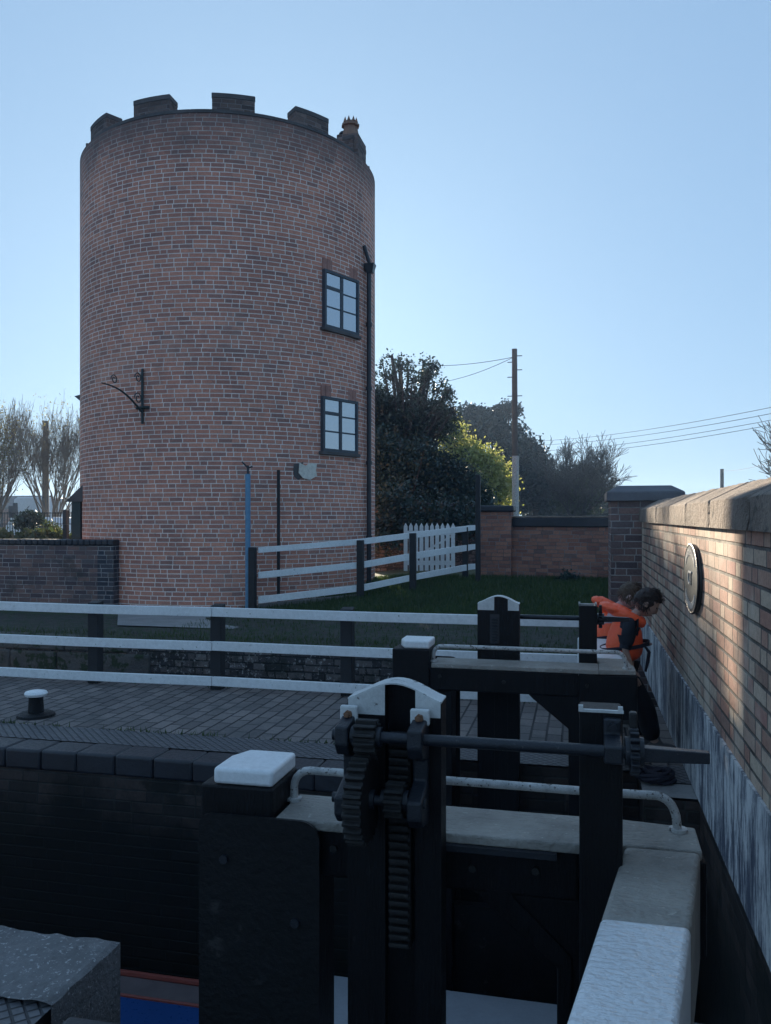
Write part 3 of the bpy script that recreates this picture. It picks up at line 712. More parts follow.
# oval plaque on the parapet
pc = Vector((WX - .012, 5.42, 0)); y0p, y1p = at(681.5, 580, X=WX - .04).y, at(695.5, 580, X=WX - .04).y
yc_, hw_ = (y0p + y1p) / 2, (y0p - y1p) / 2; zt_, zb_ = at(690, 543, Y=yc_).z, at(690, 614, Y=yc_).z; zc2, hz_ = (zt_ + zb_) / 2, (zt_ - zb_) / 2
pl = empty('oval_plaque', (WX, yc_, zc2), 'dark oval cast plaque with raised rim fixed to the brick parapet', 'plaque')
el = lambda x, f: [(x, yc_ + hw_ * f * math.cos(a), zc2 + hz_ * f * math.sin(a)) for a in np.linspace(0, 2 * math.pi, 41)[:-1]]
MB().prism(el(WX - .001, .97), (-.026, 0, 0)).build('plate', plain('plaque_grey_green', (.06, .072, .075), .4, .3, 10, .4, .002), pl, bevel=.004)
m = MB(); m.tube(el(WX - .022, .96) + [el(WX - .022, .96)[0]], .008, 8); m.build('rim', M['iron'], pl, smooth=60)
M['letters'] = plain('worn_white_lettering', (.45, .45, .44), .6, .2, 20, .2, .001)
def text(body, size, loc, rot, mat, parent, name, ext=.003):
    cu = bpy.data.curves.new(name, 'FONT'); cu.body = body; cu.size = size; cu.extrude = ext; cu.align_x = 'CENTER'; cu.align_y = 'CENTER'
    tmp = bpy.data.objects.new('tmp', cu); col.objects.link(tmp); bpy.context.view_layer.update()
    me = bpy.data.meshes.new_from_object(tmp.evaluated_get(bpy.context.evaluated_depsgraph_get())); bpy.data.objects.remove(tmp)
    o = bpy.data.objects.new(name, me); col.objects.link(o); me.materials.append(mat); o.parent = parent
    o.location = Vector(loc) - worldloc(parent); o.rotation_euler = rot; return o
text('CT', .12, (WX - .031, yc_, zc2), (R(90), 0, R(-90)), M['letters'], pl, 'lettering')
m = MB()
for sgn in (1, -1):      # worn raised lettering along the rim, too weathered to read: small strokes
    for k in range(13):
        a = math.pi / 2 * sgn + (k - 6) * .15; yy, zz = yc_ + hw_ * .76 * math.cos(a), zc2 + hz_ * .76 * math.sin(a)
        hgt = .018 + .006 * random.random(); m.box(WX - .031, WX - .027, yy - .006, yy + .006, zz - hgt, zz + hgt)
        if k % 3: m.box(WX - .031, WX - .027, yy + .007, yy + .018, zz + hgt * .4 * (1 if k % 2 else -1) - .004, zz + hgt * .4 * (1 if k % 2 else -1) + .004)
tag(m.build('worn_lettering', M['letters'], pl), kind='stuff')

# ------------------------------------------------------------------ fences
FY = 7.2
fence = empty('towpath_fence', (-3.3, FY, 0), 'low black post fence with three white rails along the towpath', 'fence')
zs = [(.775, .69), (.455, .37), (.125, .04)]
fx = [-4.62 - 1.29 * k for k in range(9, 0, -1)] + [-4.62 + 1.285 * k for k in range(0, 5)]
fx = [x for x in fx if x < .5]
for x in fx:
    jx = random.uniform(-.02, .02); tl = random.uniform(-.01, .01)
    m = MB(); m.hexa([(x - .055 + jx, FY + .02, -.3), (x + .055 + jx, FY + .02, -.3), (x + .055 + jx, FY + .13, -.3), (x - .055 + jx, FY + .13, -.3)],
                     [(x - .055 + jx + tl, FY + .02, .785), (x + .055 + jx + tl, FY + .02, .785), (x + .055 + jx + tl, FY + .13, .80), (x - .055 + jx + tl, FY + .13, .80)])
    m.build('post', M['black_post'], fence, bevel=.008)
cuts = [-16.3, fx[0]] + [fx[i] for i in range(2, len(fx) - 1, 2)] + [.26]
for (a, b) in zs:
    for i in range(len(cuts) - 1):
        x0, x1 = cuts[i] + .003, cuts[i + 1] - .003; d0, d1 = random.uniform(-.006, .006), random.uniform(-.006, .006)
        m = MB(); n = 10; vs = []
        xx = np.linspace(x0, x1, n)
        for k, x in enumerate(xx):
            t_ = k / (n - 1); s_ = d0 * (1 - t_) + d1 * t_ - .006 * math.sin(math.pi * t_)
            vs += [(x, FY - .022, b + s_), (x, FY + .018, b + s_), (x, FY + .018, a + s_), (x, FY - .022, a + s_)]
        fs = []
        for k in range(n - 1):
            for j in range(4): fs.append((k * 4 + j, k * 4 + (j + 1) % 4, k * 4 + 4 + (j + 1) % 4, k * 4 + 4 + j))
        fs.append((3, 2, 1, 0)); fs.append(tuple((n - 1) * 4 + j for j in range(4)))
        fs = [f[::-1] for f in fs]
        m.add(vs, fs).build('rail', M['white_fence'], fence, bevel=.004)
# diagonal lawn fence
def post_at(px, pyb, pyt, d):
    p = at(px, pyb, d=d); q = at(px, pyt, d=d); return Vector((p.x, p.y, p.z)), q.z
dp = [post_at(255, 608, 547, 13.55), post_at(362, 600, 540, 14.1), post_at(414, 594.5, 533, 14.6), post_at(466, 580, 527, 16.2)]
lf = empty('lawn_fence', dp[1][0], 'white three-rail fence on black posts climbing the lawn beside the tower', 'fence')
for p, zt in dp:
    MB().box(p.x - .055, p.x + .055, p.y - .16, p.y - .05, p.z - .5, zt).build('post', M['black_post'], lf, bevel=.008)
rl = [[(258, 547.5, 553), (258, 572, 578.5), (258, 596.5, 603.5)], [(362, 538.5, 544.5), (362, 561.5, 568), (362, 584.5, 591)], [(414, 532, 538), (414, 552.5, 559), (414, 574, 580)], [(468, 525.5, 531), (468, 544.5, 550.5), (468, 564, 570)], [(476, 525, 530), (476, 544, 549), (476, 563.5, 569)]]
ds = [13.5, 14.05, 14.55, 16.15, 16.2]
for j in range(3):
    for i in range(4):
        (xa, a0, a1), (xb, b0, b1) = rl[i][j], rl[i + 1][j]
        A0, A1 = at(xa, a1, d=ds[i]), at(xa, a0, d=ds[i]); B0, B1 = at(xb, b1, d=ds[i + 1]), at(xb, b0, d=ds[i + 1])
        n = Vector((B0.y - A0.y, -(B0.x - A0.x), 0)).normalized() * .035
        lo = [A0 + n, B0 + n, B0, A0]; hi = [A1 + n, B1 + n, B1, A1]
        MB().hexa(lo, hi).build('rail', M['white_fence'], lf, bevel=.004)
m = MB()
for i in range(3):
    A, B = dp[i][0], dp[i + 1][0]; n = Vector((0, .12, 0))
    m.hexa([(A.x, A.y + .13, A.z - .2), (B.x, B.y + .13, B.z - .2), (B.x, B.y + .25, B.z - .2), (A.x, A.y + .25, A.z - .2)],
           [(A.x, A.y + .13, A.z + .05), (B.x, B.y + .13, B.z + .09), (B.x, B.y + .25, B.z + .09), (A.x, A.y + .25, A.z + .05)])
tag(m.build('edging_kerb', M['apron']), 'pale kerb edging under the lawn fence', 'kerb')
# picket gate
gt = empty('picket_gate', at(430, 575, d=17), 'white picket gate with pointed pales behind the lawn fence', 'gate')
GD = 17.0
for i in range(10):
    px = 405.5 + 47.5 * i / 9; a = at(px, 575, d=GD); zt = at(px, 523.5 - .0 * i, d=GD).z; zb = at(px, 571 - i * .1, d=GD).z; hw = .038
    MB().prism([(a.x - hw, a.y, zb), (a.x + hw, a.y, zb), (a.x + hw, a.y, zt - .06), (a.x, a.y, zt + .01), (a.x - hw, a.y, zt - .06)], (0, .022, 0)).build('pale', M['white_fence'], gt)
a, b = at(404, 535, d=GD), at(455, 535, d=GD)
for py in (533, 563):
    z = at(430, py, d=GD).z; MB().hexa(*slant(a + Vector((0, .024, 0)), b + Vector((0, .024, 0)), .04, z - .045, z + .045)).build('rail', M['white_fence'], gt)
z0, z1 = at(430, 562, d=GD).z, at(430, 535, d=GD).z
MB().prism([(a.x, a.y + .065, z0), (a.x + .08, a.y + .065, z0), (b.x, b.y + .065, z1), (b.x - .08, b.y + .065, z1)], (0, .02, 0)).build('brace', M['white_fence'], gt)
# small tuft of shrub at the foot of the lawn wall
tb = at(567, 592, d=15.6); tb.z = gh(tb.x, tb.y)
SHRUB_TUFT = tb
# dark slim post by the wall
p = at(478, 592, d=15.3); zt = at(478, 475, d=15.3).z
tag(MB().box(p.x - .045, p.x + .045, p.y - .045, p.y + .045, p.z - .2, zt).build('tall_post', M['black_post'], bevel=.01, origin=p), 'tall slim black post on the lawn beside the brick end pier', 'post')
# brick garden wall behind the picket gate
coped_wall('back_garden_wall', at(372, 500, Y=20).x, at(476, 500, Y=20).x, 20, 20.3, 0, at(430, 503, Y=20).z, M['rubble'], M['coping_blue'], 'dark brick garden wall behind the white picket gate')
# ------------------------------------------------------------------ lock gates
MIR = 7.78
def gate(far):
    fl = (lambda v: Vector((v.x, MIR - v.y, v.z))) if far else None
    base = Vector((.15, MIR - 2.5 if far else 2.5, BOT))
    label = ('far lock gate with cranked beam, standing against the towpath' if far else 'nearest black lock gate with white capped post and geared paddle gear')
    root = empty('lock_gate', base, label, 'lock gate')
    def part(m, name, mat, parent=root, **kw):
        if far: m.xf(fl, True)
        return m.build(name, mat, parent, **kw)
    dz = -.045 if far else 0
    # top rail: black beam with gritted walkway on top
    top = .70
    r = part(MB().box(-1.0, .0, 2.41, 2.62, .53, top - .03), 'top_rail', M['black'], bevel=.008)
    part(MB().box(-.905, .12, 2.395, 2.625, top - .0295, top), 'walkway', M['beam_grey'], r, bevel=.006)
    part(MB().box(-.42, -.06, 2.375, 2.394, .655, .672), 'iron_strip', M['iron'], r)
    for bxx, bz in ((-.72, .62), (-.30, .60), (-.12, .61)): part(MB().tube([(bxx, 2.411, bz), (bxx, 2.398, bz)], .012, 6), 'bolt', M['iron_worn'], r)
    for bxx, bz in ((-.85, .62), (-.45, .60), (.05, .60)): part(MB().tube([(bxx, 2.619, bz), (bxx, 2.634, bz)], .012, 6), 'bolt', M['iron_worn'], r)
    # mitre post with white cap
    X0, X1 = -1.108, -.915
    mp = part(MB().box(X0 - .045, X1, 2.40, 2.635, -2.9, .785), 'mitre_post', M['black'], bevel=.008)
    cap = MB(); cb = [(X0 - .005, 2.405), (X1, 2.405), (X1, 2.625), (X0 + .03, 2.625), (X0 - .005, 2.54)]
    cap.prism([(x, y, .786) for x, y in cb], (0, 0, .052)); part(cap, 'post_cap', M['white'], mp, bevel=.012, seg=3, smooth=40)
    # rounded sheet guarding the mitre post
    px0, px1, zt = -1.145, -.755, .705; pts = [(px0, -2.2)] + [(px0 + .04 - .04 * math.cos(a), zt - .04 + .04 * math.sin(a)) for a in np.linspace(0, math.pi / 2, 6)]
    pts += [(px1 - .06 + .06 * math.sin(a), zt - .06 + .06 * math.cos(a)) for a in np.linspace(0, math.pi / 2, 7)] + [(px1, -2.2)]
    sh = part(MB().prism([(x, 2.372, z) for x, z in pts], (0, .012, 0)), 'guard_sheet', M['black_plank'])
    for bx, bz in ((-1.06, .57), (-.83, .40), (-1.06, -.1)): part(MB().tube([(bx, 2.374, bz), (bx, 2.362, bz)], .014, 10), 'bolt', M['iron'], sh, smooth=40)
    # stile under the walkway (behind the sheet)
    part(MB().box(-.919, -.775, 2.42, 2.60, -2.9, .529), 'stile', M['black'], bevel=.006)
    # heel post with knee
    part(MB().prism([(-.30, 2.42, .529), (-.27, 2.42, .50), (-.06, 2.42, .33), (-.06, 2.42, -2.9), (.16, 2.42, -2.9), (.16, 2.42, .529)], (0, .19, 0)), 'heel_post', M['black'], bevel=.006)
    part(MB().prism([(-.26, 2.409, .515), (-.23, 2.409, .515), (-.05, 2.409, .345), (-.05, 2.409, .05), (-.02, 2.409, .05), (-.02, 2.409, .37), (-.05, 2.409, .40), (-.20, 2.409, .54), (-.26, 2.409, .54)], (0, .010, 0)), 'knee_strap', M['black'])
    # planking below the open frame
    n = 6
    part(MB().box(-.774, -.061, 2.46, 2.52, -2.9, -.85), 'planking', M['black_plank'])
    # cranked balance beam
    yb = 1.2
    A = [(-.0, 2.41), (-.0, 2.62), (.335, 2.60), (.335, 2.44), (.335, 2.415)]
    # corner block
    cb = [(.121, 2.395), (.335, 2.42), (.335, 2.61), (.121, 2.625)]
    part(MB().prism([(x, y, .40) for x, y in [(.001, 2.409), (.125, 2.38), (.345, 2.42), (.345, 2.61), (.001, 2.621)]], (0, 0, .27)), 'beam_corner', M['black'], bevel=.01)
    y1, y2 = 1.97, .95
    def bx(y): t_ = (2.41 - y) / (2.41 - 1.545); return (.125 - .148 * t_, .325 - .155 * t_) if not far else (.125 - .10 * t_, .325 - .06 * t_)
    if far: y1, y2 = 2.40 - .22, 1.25
    for (ya, yb_, mat, nm, dzz, zb) in ((2.415, y1, M['beam_grey'], 'balance_beam', 0, .40), (y1 - .0008, y2, M['beam_white'], 'beam_end', .002, .41)):
        a, b = bx(ya), bx(yb_)
        b4 = [(b[0], yb_), (b[1], yb_), (a[1], ya), (a[0], ya)]
        part(MB().hexa([(x, y, zb) for x, y in b4], [(x, y, top + dzz) for x, y in b4]), nm, mat, bevel=.014, seg=3, smooth=40)
    part(MB().prism([(.121, 2.416, top - .029), (.332, 2.422, top - .029), (.336, 2.60, top - .029), (.121, 2.625, top - .029)], (0, 0, .030)), 'corner_top', M['beam_grey'], bevel=.006)
    # handrail
    hy = 2.56; zr_ = .80; c_ = .055
    hp = [(-.90, hy, top - .01), (-.90, hy, zr_ - c_)] + [(-.90 + c_ - c_ * math.cos(a), hy, zr_ - c_ + c_ * math.sin(a)) for a in np.linspace(.3, math.pi / 2, 5)]
    hp += [(-.4, hy, zr_), (.0, hy, zr_ - .002)] + [(.275 - c_ + c_ * math.sin(a), hy, zr_ - c_ + c_ * math.cos(a)) for a in np.linspace(0, math.pi / 2 - .3, 5)] + [(.278, hy, zr_ - c_), (.284, hy, top - .01)]
    hr = part(MB().tube(hp, .0128, 12), 'handrail', M['galv'], smooth=50)
    for x in (-.90, .284): part(MB().tube([(x, hy, top + .0005), (x, hy, top + .010)], .026, 12), 'foot_plate', M['galv'], hr, smooth=40)
    # paddle post: two black uprights and a slot, white arched head
    bx0, bx1, by0, by1 = -.642, -.372, 2.285, 2.372
    def head(x): t_ = (x - bx0) / (bx1 - bx0); return 1.10 + dz + .048 * math.cos((t_ - .5) * math.pi) ** 1.3
    s0, s1 = -.532, -.446
    def upright(xa, xb, z0, y0, y1, white=None):
        xs_ = np.linspace(xa, xb, 6); prof = [(xa, z0)] + [(xb, z0)] + [(x, head(x)) for x in xs_[::-1]]
        return MB().prism([(x, y0, z) for x, z in prof], (0, y1 - y0, 0))
    pp = part(upright(bx0 - (0), s0, -.95, by0, by1), 'paddle_post', M['black'])
    part(upright(s1, bx1, -.95, by0, by1), 'slot_side', M['black'], pp)
    part(upright(s0 + .0005, s1 - .0005, -.95, by0 + .035, by1 - .001), 'slot_back', M['black'], pp)
    for (xa, xb) in ((bx0 + .002, s0 - .001), (s1 + .001, bx1 - .002)):
        xs_ = np.linspace(xa, xb, 6); prof = [(xa, 1.06 + dz), (xb, 1.06 + dz)] + [(x, head(x) + .001) for x in xs_[::-1]]
        yq = by1 if far else by0 - .0025
        part(MB().prism([(x, yq, z) for x, z in prof], (0, .0025, 0)), 'white_band', M['white_old'], pp)
        if far: part(MB().prism([(x, by0 - .003, z) for x, z in prof], (0, .0025, 0)), 'white_band', M['white_old'], pp)
    edge = [(x, head(x)) for x in np.linspace(bx0, bx1, 16)]
    em = MB()
    for i in range(15):
        (xa, za), (xb, zb) = edge[i], edge[i + 1]
        em.hexa([(xa, by0, za), (xb, by0, zb), (xb, by1, zb), (xa, by1, za)], [(xa, by0, za + .004), (xb, by0, zb + .004), (xb, by1, zb + .004), (xa, by1, za + .004)])
    part(em, 'head_edge', M['white_old'], pp)
    if far:       # the back of the post shows its slot and rack to us
        part(MB().box(-.56, -.50, by1 + .0, by1 + .001, .8, .99), 'slot_opening', M['wire'], pp)
        rk = MB()
        for k in range(9): rk.box(-.548, -.512, by1 + .001, by1 + .012, .80 + k * .019, .81 + k * .019)
        part(rk, 'rack', M['iron'], pp)
    # second post carrying the spindle end
    sp0, sp1, sy0, sy1 = .002, .114, 2.275, 2.385
    s_ = part(MB().box(sp0, sp1, sy0, sy1, -.6, 1.105 + dz), 'spindle_post', M['black'], bevel=.006)
    part(MB().box(sp0 - .002, sp1 + .002, sy0 - .003, sy0 + .008, 1.101 + dz, 1.108 + dz), 'post_top', M['white_old'], s_)
    for x in (sp0 + .004, sp1 - .006): part(MB().box(x - .006, x + .006, sy0 - .002, sy0 + .01, 1.108 + dz, 1.118 + dz), 'nail_plate', M['white_old'], s_)
    # spindle
    SYY, SZ = 2.20, 1.02 + dz * 1.4
    sh = part(MB().tube([(-.66, SYY, SZ), (-.2, SYY, SZ), (.14, SYY, SZ)], .0155, 14), 'spindle', M['iron'], smooth=40)
    e_ = MB(); e_.hexa([(.14, SYY - .019, SZ - .019), (.318, SYY - .014, SZ - .014), (.318, SYY + .014, SZ - .014), (.14, SYY + .019, SZ - .019)], [(.14, SYY - .019, SZ + .019), (.318, SYY - .014, SZ + .014), (.318, SYY + .014, SZ + .014), (.14, SYY + .019, SZ + .019)])
    part(e_, 'square_end', M['iron'], sh, bevel=.003)
    # gear wheels (axis along X)
    def gear(name, x0, x1, cy, cz, r, nt, ph=0, hole=.016, mat='iron_worn'):
        pts = []
        for k in range(nt):
            for da, rr in ((-.30, r * 1.0 - .009), (-.17, r + .004), (.17, r + .004), (.30, r - .009)):
                a = ph + 2 * math.pi * (k + da) / nt; pts.append((x0, cy + rr * math.cos(a), cz + rr * math.sin(a)))
        g = part(MB().prism(pts, (x1 - x0, 0, 0)), name, M[mat], bevel=.0015, seg=1)
        part(MB().tube([(x0 - .012, cy, cz), (x1 + .012, cy, cz)], hole * 1.7, 14), 'hub', M['iron'], g, smooth=40)
        return g
    gear('pinion', -.594, -.534, SYY, SZ, .044, 11)
    gear('gear_wheel', -.602, -.552, SYY - .002, SZ - .172, .118, 30, .06)
    gear('rack_pinion', -.512, -.462, SYY + .012, SZ - .172, .046, 11, .1)
    part(MB().tube([(-.66, SYY - .002, SZ - .172), (-.40, SYY - .002, SZ - .172)], .014, 10), 'lay_shaft', M['iron'], smooth=40)
    if not far:
        rk = MB().box(-.518, -.458, by0 - .006, by0 + .034, .41, 1.0)
        for k in range(26): rk.box(-.516, -.460, by0 - .028, by0 - .0065, .42 + k * .0235, .431 + k * .0235)
        part(rk, 'rack', M['iron_worn'], bevel=.002)
    # bearing straps with white bolt blocks
    for (xa, xb) in ((-.648, -.610), (-.447, -.405)):
        xm = (xa + xb) / 2
        bk = MB(); yb0 = by0 - .0005
        prof = [(yb0, 1.085 + dz), (yb0 - .022, 1.085 + dz), (yb0 - .022, SZ + .045), (SYY - .03, SZ + .03), (SYY - .034, SZ - .02), (SYY - .012, SZ - .05), (yb0 - .03, SZ - .07), (yb0 - .028, SZ - .13), (SYY - .036, SZ - .16), (SYY - .036, SZ - .21), (SYY - .01, SZ - .235), (yb0 - .02, SZ - .25), (yb0, SZ - .25)]
        b_ = part(MB().prism([(xa, y, z) for y, z in prof], (xb - xa, 0, 0)), 'bearing_strap', M['iron'], bevel=.006)
        part(MB().box(xa - .006, xb + .006, yb0 - .040, yb0 - .0225, 1.045 + dz, 1.09 + dz), 'bolt_block', M['white_old'], b_, bevel=.005)
        part(MB().tube([(xm, yb0 - .0395, 1.067 + dz), (xm, yb0 - .052, 1.067 + dz)], .012, 6), 'bolt', M['rust'], b_)
        part(MB().tube([(xm, yb0 - .0525, 1.067 + dz), (xm, yb0 - .060, 1.067 + dz)], .006, 8), 'bolt_tip', M['rust'], b_)
    # bracket and ratchet wheel at the spindle post
    prof = [(sy0 - .0005, SZ + .07), (sy0 - .02, SZ + .07), (sy0 - .022, SZ + .03), (SYY - .028, SZ + .018), (SYY - .028, SZ - .025), (sy0 - .0005, SZ - .05)]
    b_ = part(MB().prism([(.064, y, z) for y, z in prof], (.046, 0, 0)), 'bearing_strap', M['iron'], bevel=.005)
    part(MB().tube([(.087, sy0 - .019, SZ + .05), (.087, sy0 - .034, SZ + .05)], .011, 6), 'bolt', M['iron'], b_)
    gear('ratchet_wheel', .128, .150, SYY + .01, SZ - .0, .055, 16, hole=.022, mat='iron')
    part(MB().box(.128, .148, SYY + .03, SYY + .055, SZ + .05, SZ + .095), 'pawl', M['iron_worn'], bevel=.005)
    return root
gate(False); gate(True)

# ------------------------------------------------------------------ mooring bollard
bp_ = at(36, 716, z=0)
bo = empty('mooring_bollard', bp_, 'small black iron mooring bollard with white top on the towpath', 'bollard')
m = MB(); lathe(m, bp_, [(0, .15), (.02, .145), (.035, .11), (.034, .062), (.15, .056), (.165, .07)], 24); m.build('body', M['black'], bo, smooth=35)
m = MB(); lathe(m, bp_, [(.166, .082), (.185, .09), (.20, .082), (.208, .05)], 24); m.build('cap', M['white'], bo, smooth=50)

# ------------------------------------------------------------------ narrowboat lying in the lock
nb = empty('narrowboat', (0, 3.95, -2.2), 'narrowboat with pale grey roof and blue fore end lying low in the lock', 'boat')
hull = [(-5.5, 3.2), (-6.6, 3.7), (-6.9, 3.95), (-6.6, 4.2), (-5.5, 4.7), (-4, 4.96), (9, 4.96), (9, 2.93), (-4, 2.93)]
MB().prism([(x, y, -2.5) for x, y in hull], (0, 0, 1.0)).build('hull', M['boat_hull'], nb, bevel=.02)
MB().prism([(x, 3.95 + (y - 3.95) * .97, -1.4985) for x, y in hull], (0, 0, .10)).build('deck', M['boat_brown'], nb)
m = MB(); m.tube([(x, 3.95 + (y - 3.95) * .985, -1.39) for x, y in (hull[4:7] + [(9, 4.96)])], .022, 8); m.build('gunwale_trim', M['boat_red'], nb)
m = MB().box(-3.9, -1.75, 3.25, 4.62, -1.397, -1.33); m.build('fore_hatch', M['boat_blue'], nb, bevel=.02)
m = MB(); m.tube([(-3.95, 4.66, -1.36), (-1.75, 4.66, -1.36)], .016, 8); m.build('hatch_trim', M['boat_red'], nb)
cb = MB(); cb.hexa([(-1.74, 3.0, -1.397), (8, 3.0, -1.397), (8, 4.88, -1.397), (-1.74, 4.88, -1.397)], [(-1.74, 3.08, -1.16), (8, 3.08, -1.16), (8, 4.80, -1.16), (-1.74, 4.80, -1.16)])
cb.build('cabin', M['boat_blue'], nb)
m = MB(); n = 12; yy = np.linspace(3.05, 4.83, n); zz = [-1.16 + .06 * math.sin(math.pi * (y - 3.05) / 1.78) ** .6 for y in yy]
vs = [(x, y, z) for x in (-1.78, 8) for y, z in zip(yy, zz)] + [(x, y, -1.158) for x in (-1.78, 8) for y in (3.05, 4.83)]
fs = [(i, i + n, i + n + 1, i + 1) for i in range(n - 1)] + [tuple(range(n)) + (2 * n + 1, 2 * n)]
m.add(vs, fs); m.build('cabin_roof', M['boat_grey'], nb, smooth=30)

# ------------------------------------------------------------------ people
def skin(name, joints, edges, mat, parent, sub=2, origin=None):
    me = bpy.data.meshes.new(name); o = bpy.data.objects.new(name, me); col.objects.link(o)
    keys = list(joints); idx = {k: i for i, k in enumerate(keys)}
    org = Vector(origin)
    me.from_pydata([Vector(joints[k][0]) for k in keys], [(idx[a], idx[b]) for a, b in edges], []); me.update()
    bmod = o.modifiers.new('skin', 'SKIN'); bmod.use_smooth_shade = True
    if not me.skin_vertices: 
        import bmesh
        bm = bmesh.new(); bm.from_mesh(me); bm.verts.layers.skin.verify(); bm.to_mesh(me); bm.free()
    for i, k in enumerate(keys):
        r = joints[k][1]; r = r if isinstance(r, tuple) else (r, r)
        me.skin_vertices[0].data[i].radius = r; me.skin_vertices[0].data[i].use_root = (i == 0)
    s_ = o.modifiers.new('sub', 'SUBSURF'); s_.levels = sub; s_.render_levels = sub
    # bake the modifiers so that the mesh itself is the figure
    bpy.context.view_layer.update()
    ev = o.evaluated_get(bpy.context.evaluated_depsgraph_get()); nm = bpy.data.meshes.new_from_object(ev)
    o.modifiers.clear(); o.data = nm; nm.name = name; nm.materials.clear(); nm.materials.append(mat)
    for p in nm.polygons: p.use_smooth = True
    o.parent = parent
    return o
def person(loc, rotz, s, pal, label, variant):
    root = empty('person', loc, label, 'person', 'children leaning over the far balance beam'); root.rotation_euler = (0, 0, rotz); root.scale = (s, s, s)
    # local frame: facing +X, up Z; y is left
    H = .62                                     # hip height of a 1.2 m child
    hip = (-.10, 0, H); wst = (-.095, 0, H + .12); chest = (-.06, 0, H + .25); nk0 = (-.02, 0, H + .345); nk = (.015, 0, H + .385); hd = (.05, 0, H + .41)
    bodyJ = {'hip': (hip, (.085, .10)), 'wst': (wst, (.075, .09)), 'chest': (chest, (.08, .10)), 'nk0': (nk0, .045), 'nk': (nk, .036), 'hd': (hd, .04)}
    E = [('hip', 'wst'), ('wst', 'chest'), ('chest', 'nk0'), ('nk0', 'nk'), ('nk', 'hd')]
    for sd, sy in (('l', 1), ('r', -1)):
        bodyJ['sh' + sd] = ((-.05, sy * .125, H + .30), .036)
        if variant == 0:
            el_ = (-.085, sy * .165, H + .13); wr_ = (-.03, sy * .16, H - .03)
        else:
            el_ = (-.15, sy * .19, H + .20) if sy > 0 else (.05, sy * .15, H + .14); wr_ = (-.13, sy * .23, H + .08) if sy > 0 else (.14, sy * .1, H + .1)
        bodyJ['el' + sd] = (el_, .027); bodyJ['wr' + sd] = (wr_, .019)
        E += [('chest', 'sh' + sd), ('sh' + sd, 'el' + sd), ('el' + sd, 'wr' + sd)]
        dirn = (Vector(wr_) - Vector(el_)).normalized(); pal_ = Vector(wr_) + dirn * .045
        bodyJ['pm' + sd] = (tuple(pal_), (.024, .014)); E.append(('wr' + sd, 'pm' + sd))
        side = Vector((1, 0, 0)) - dirn * dirn.x; side.normalize()
        for q in range(4):
            a = pal_ + side * (.018 - .012 * q) + dirn * .022; b = a + dirn * (.03 - .004 * abs(q - 1.5)) + Vector((.004, -sy * .006, 0)); c = b + dirn * .018 + Vector((0, -sy * .010, 0))
            bodyJ[f'f{sd}{q}a'] = (tuple(a), .0075); bodyJ[f'f{sd}{q}b'] = (tuple(b), .0065); bodyJ[f'f{sd}{q}c'] = (tuple(c), .0055)
            E += [('pm' + sd, f'f{sd}{q}a'), (f'f{sd}{q}a', f'f{sd}{q}b'), (f'f{sd}{q}b', f'f{sd}{q}c')]
        a = Vector(wr_) + side * .024 + dirn * .025; b = a + dirn * .025 + side * .012
        bodyJ[f'th{sd}a'] = (tuple(a), .009); bodyJ[f'th{sd}b'] = (tuple(b), .007); E += [('wr' + sd, f'th{sd}a'), (f'th{sd}a', f'th{sd}b')]
        fx_ = .14 if sy < 0 else .05
        bodyJ['tg' + sd] = ((-.09, sy * .055, H - .06), .068); bodyJ['kn' + sd] = ((.02 + fx_ * .3, sy * .065, H * .49), .045); bodyJ['an' + sd] = ((fx_ - .02, sy * .06, .07), .028)
        bodyJ['ft' + sd] = ((fx_ + .07, sy * .065, .03), .026)
        E += [('hip', 'tg' + sd), ('tg' + sd, 'kn' + sd), ('kn' + sd, 'an' + sd), ('an' + sd, 'ft' + sd)]
    # head grown as part of the body mesh: skull joints
    hr = Matrix.Rotation(R(38), 3, 'Y')
    hc = Vector((.075, 0, H + .445))
    body = skin('body', bodyJ, E, pal['skin'], root, 2, (0, 0, 0))
    def face(u, q):
        f = 1.0; x, y, z = u
        q = q.copy()
        if x > .2:
            q.x += .004
            if abs(y) < .22 and -.35 < z < .18: q.x += .016 * (1 - abs(y) / .22) * (1 - abs(z + .18) / .5)   # nose
            if z < -.5: q.x += .006 * (-z)                                                                       # chin
            if .05 < z < .35 and .2 < abs(y) < .6: q.x -= .006                                                   # eye sockets
        if z < -.2: q.x *= 1; q.y *= (1 + .25 * (z + .2))
        return q
    hm = MB(); hm.ell((0, 0, 0), (.078, .070, .098), 28, 20, face)
    for sy in (1, -1): hm.ell((-.008, sy * .074, -.012), (.018, .010, .027), 12, 8)                                  # ears
    hm.xf(lambda p: hr @ p + hc)
    hv = bpy.data.meshes.new('tmp'); 
    # join head into the body mesh
    import bmesh
    bm = bmesh.new(); bm.from_mesh(body.data); off = [bm.verts.new(p) for p in hm.v]
    for f in hm.f:
        try: fc = bm.faces.new([off[i] for i in f]); fc.smooth = True
        except ValueError: pass
    bmesh.ops.remove_doubles(bm, verts=bm.verts, dist=.0004); bmesh.ops.recalc_face_normals(bm, faces=bm.faces); bm.to_mesh(body.data); bm.free()
    def loc_build(m, name, mat, par=root, **kw):
        o = m.build(name, mat, None, **kw); o.parent = par; return o
    # face details
    for sy in (1, -1):
        m = MB(); m.ell(hr @ Vector((.066, sy * .028, .012)) + hc, (.010, .012, .008), 10, 8); loc_build(m, 'eye', M['eye'], smooth=60)
    m = MB(); m.ell(hr @ Vector((.078, 0, -.052)) + hc, (.006, .02, .005), 10, 6); loc_build(m, 'mouth', M['lip'], smooth=60)
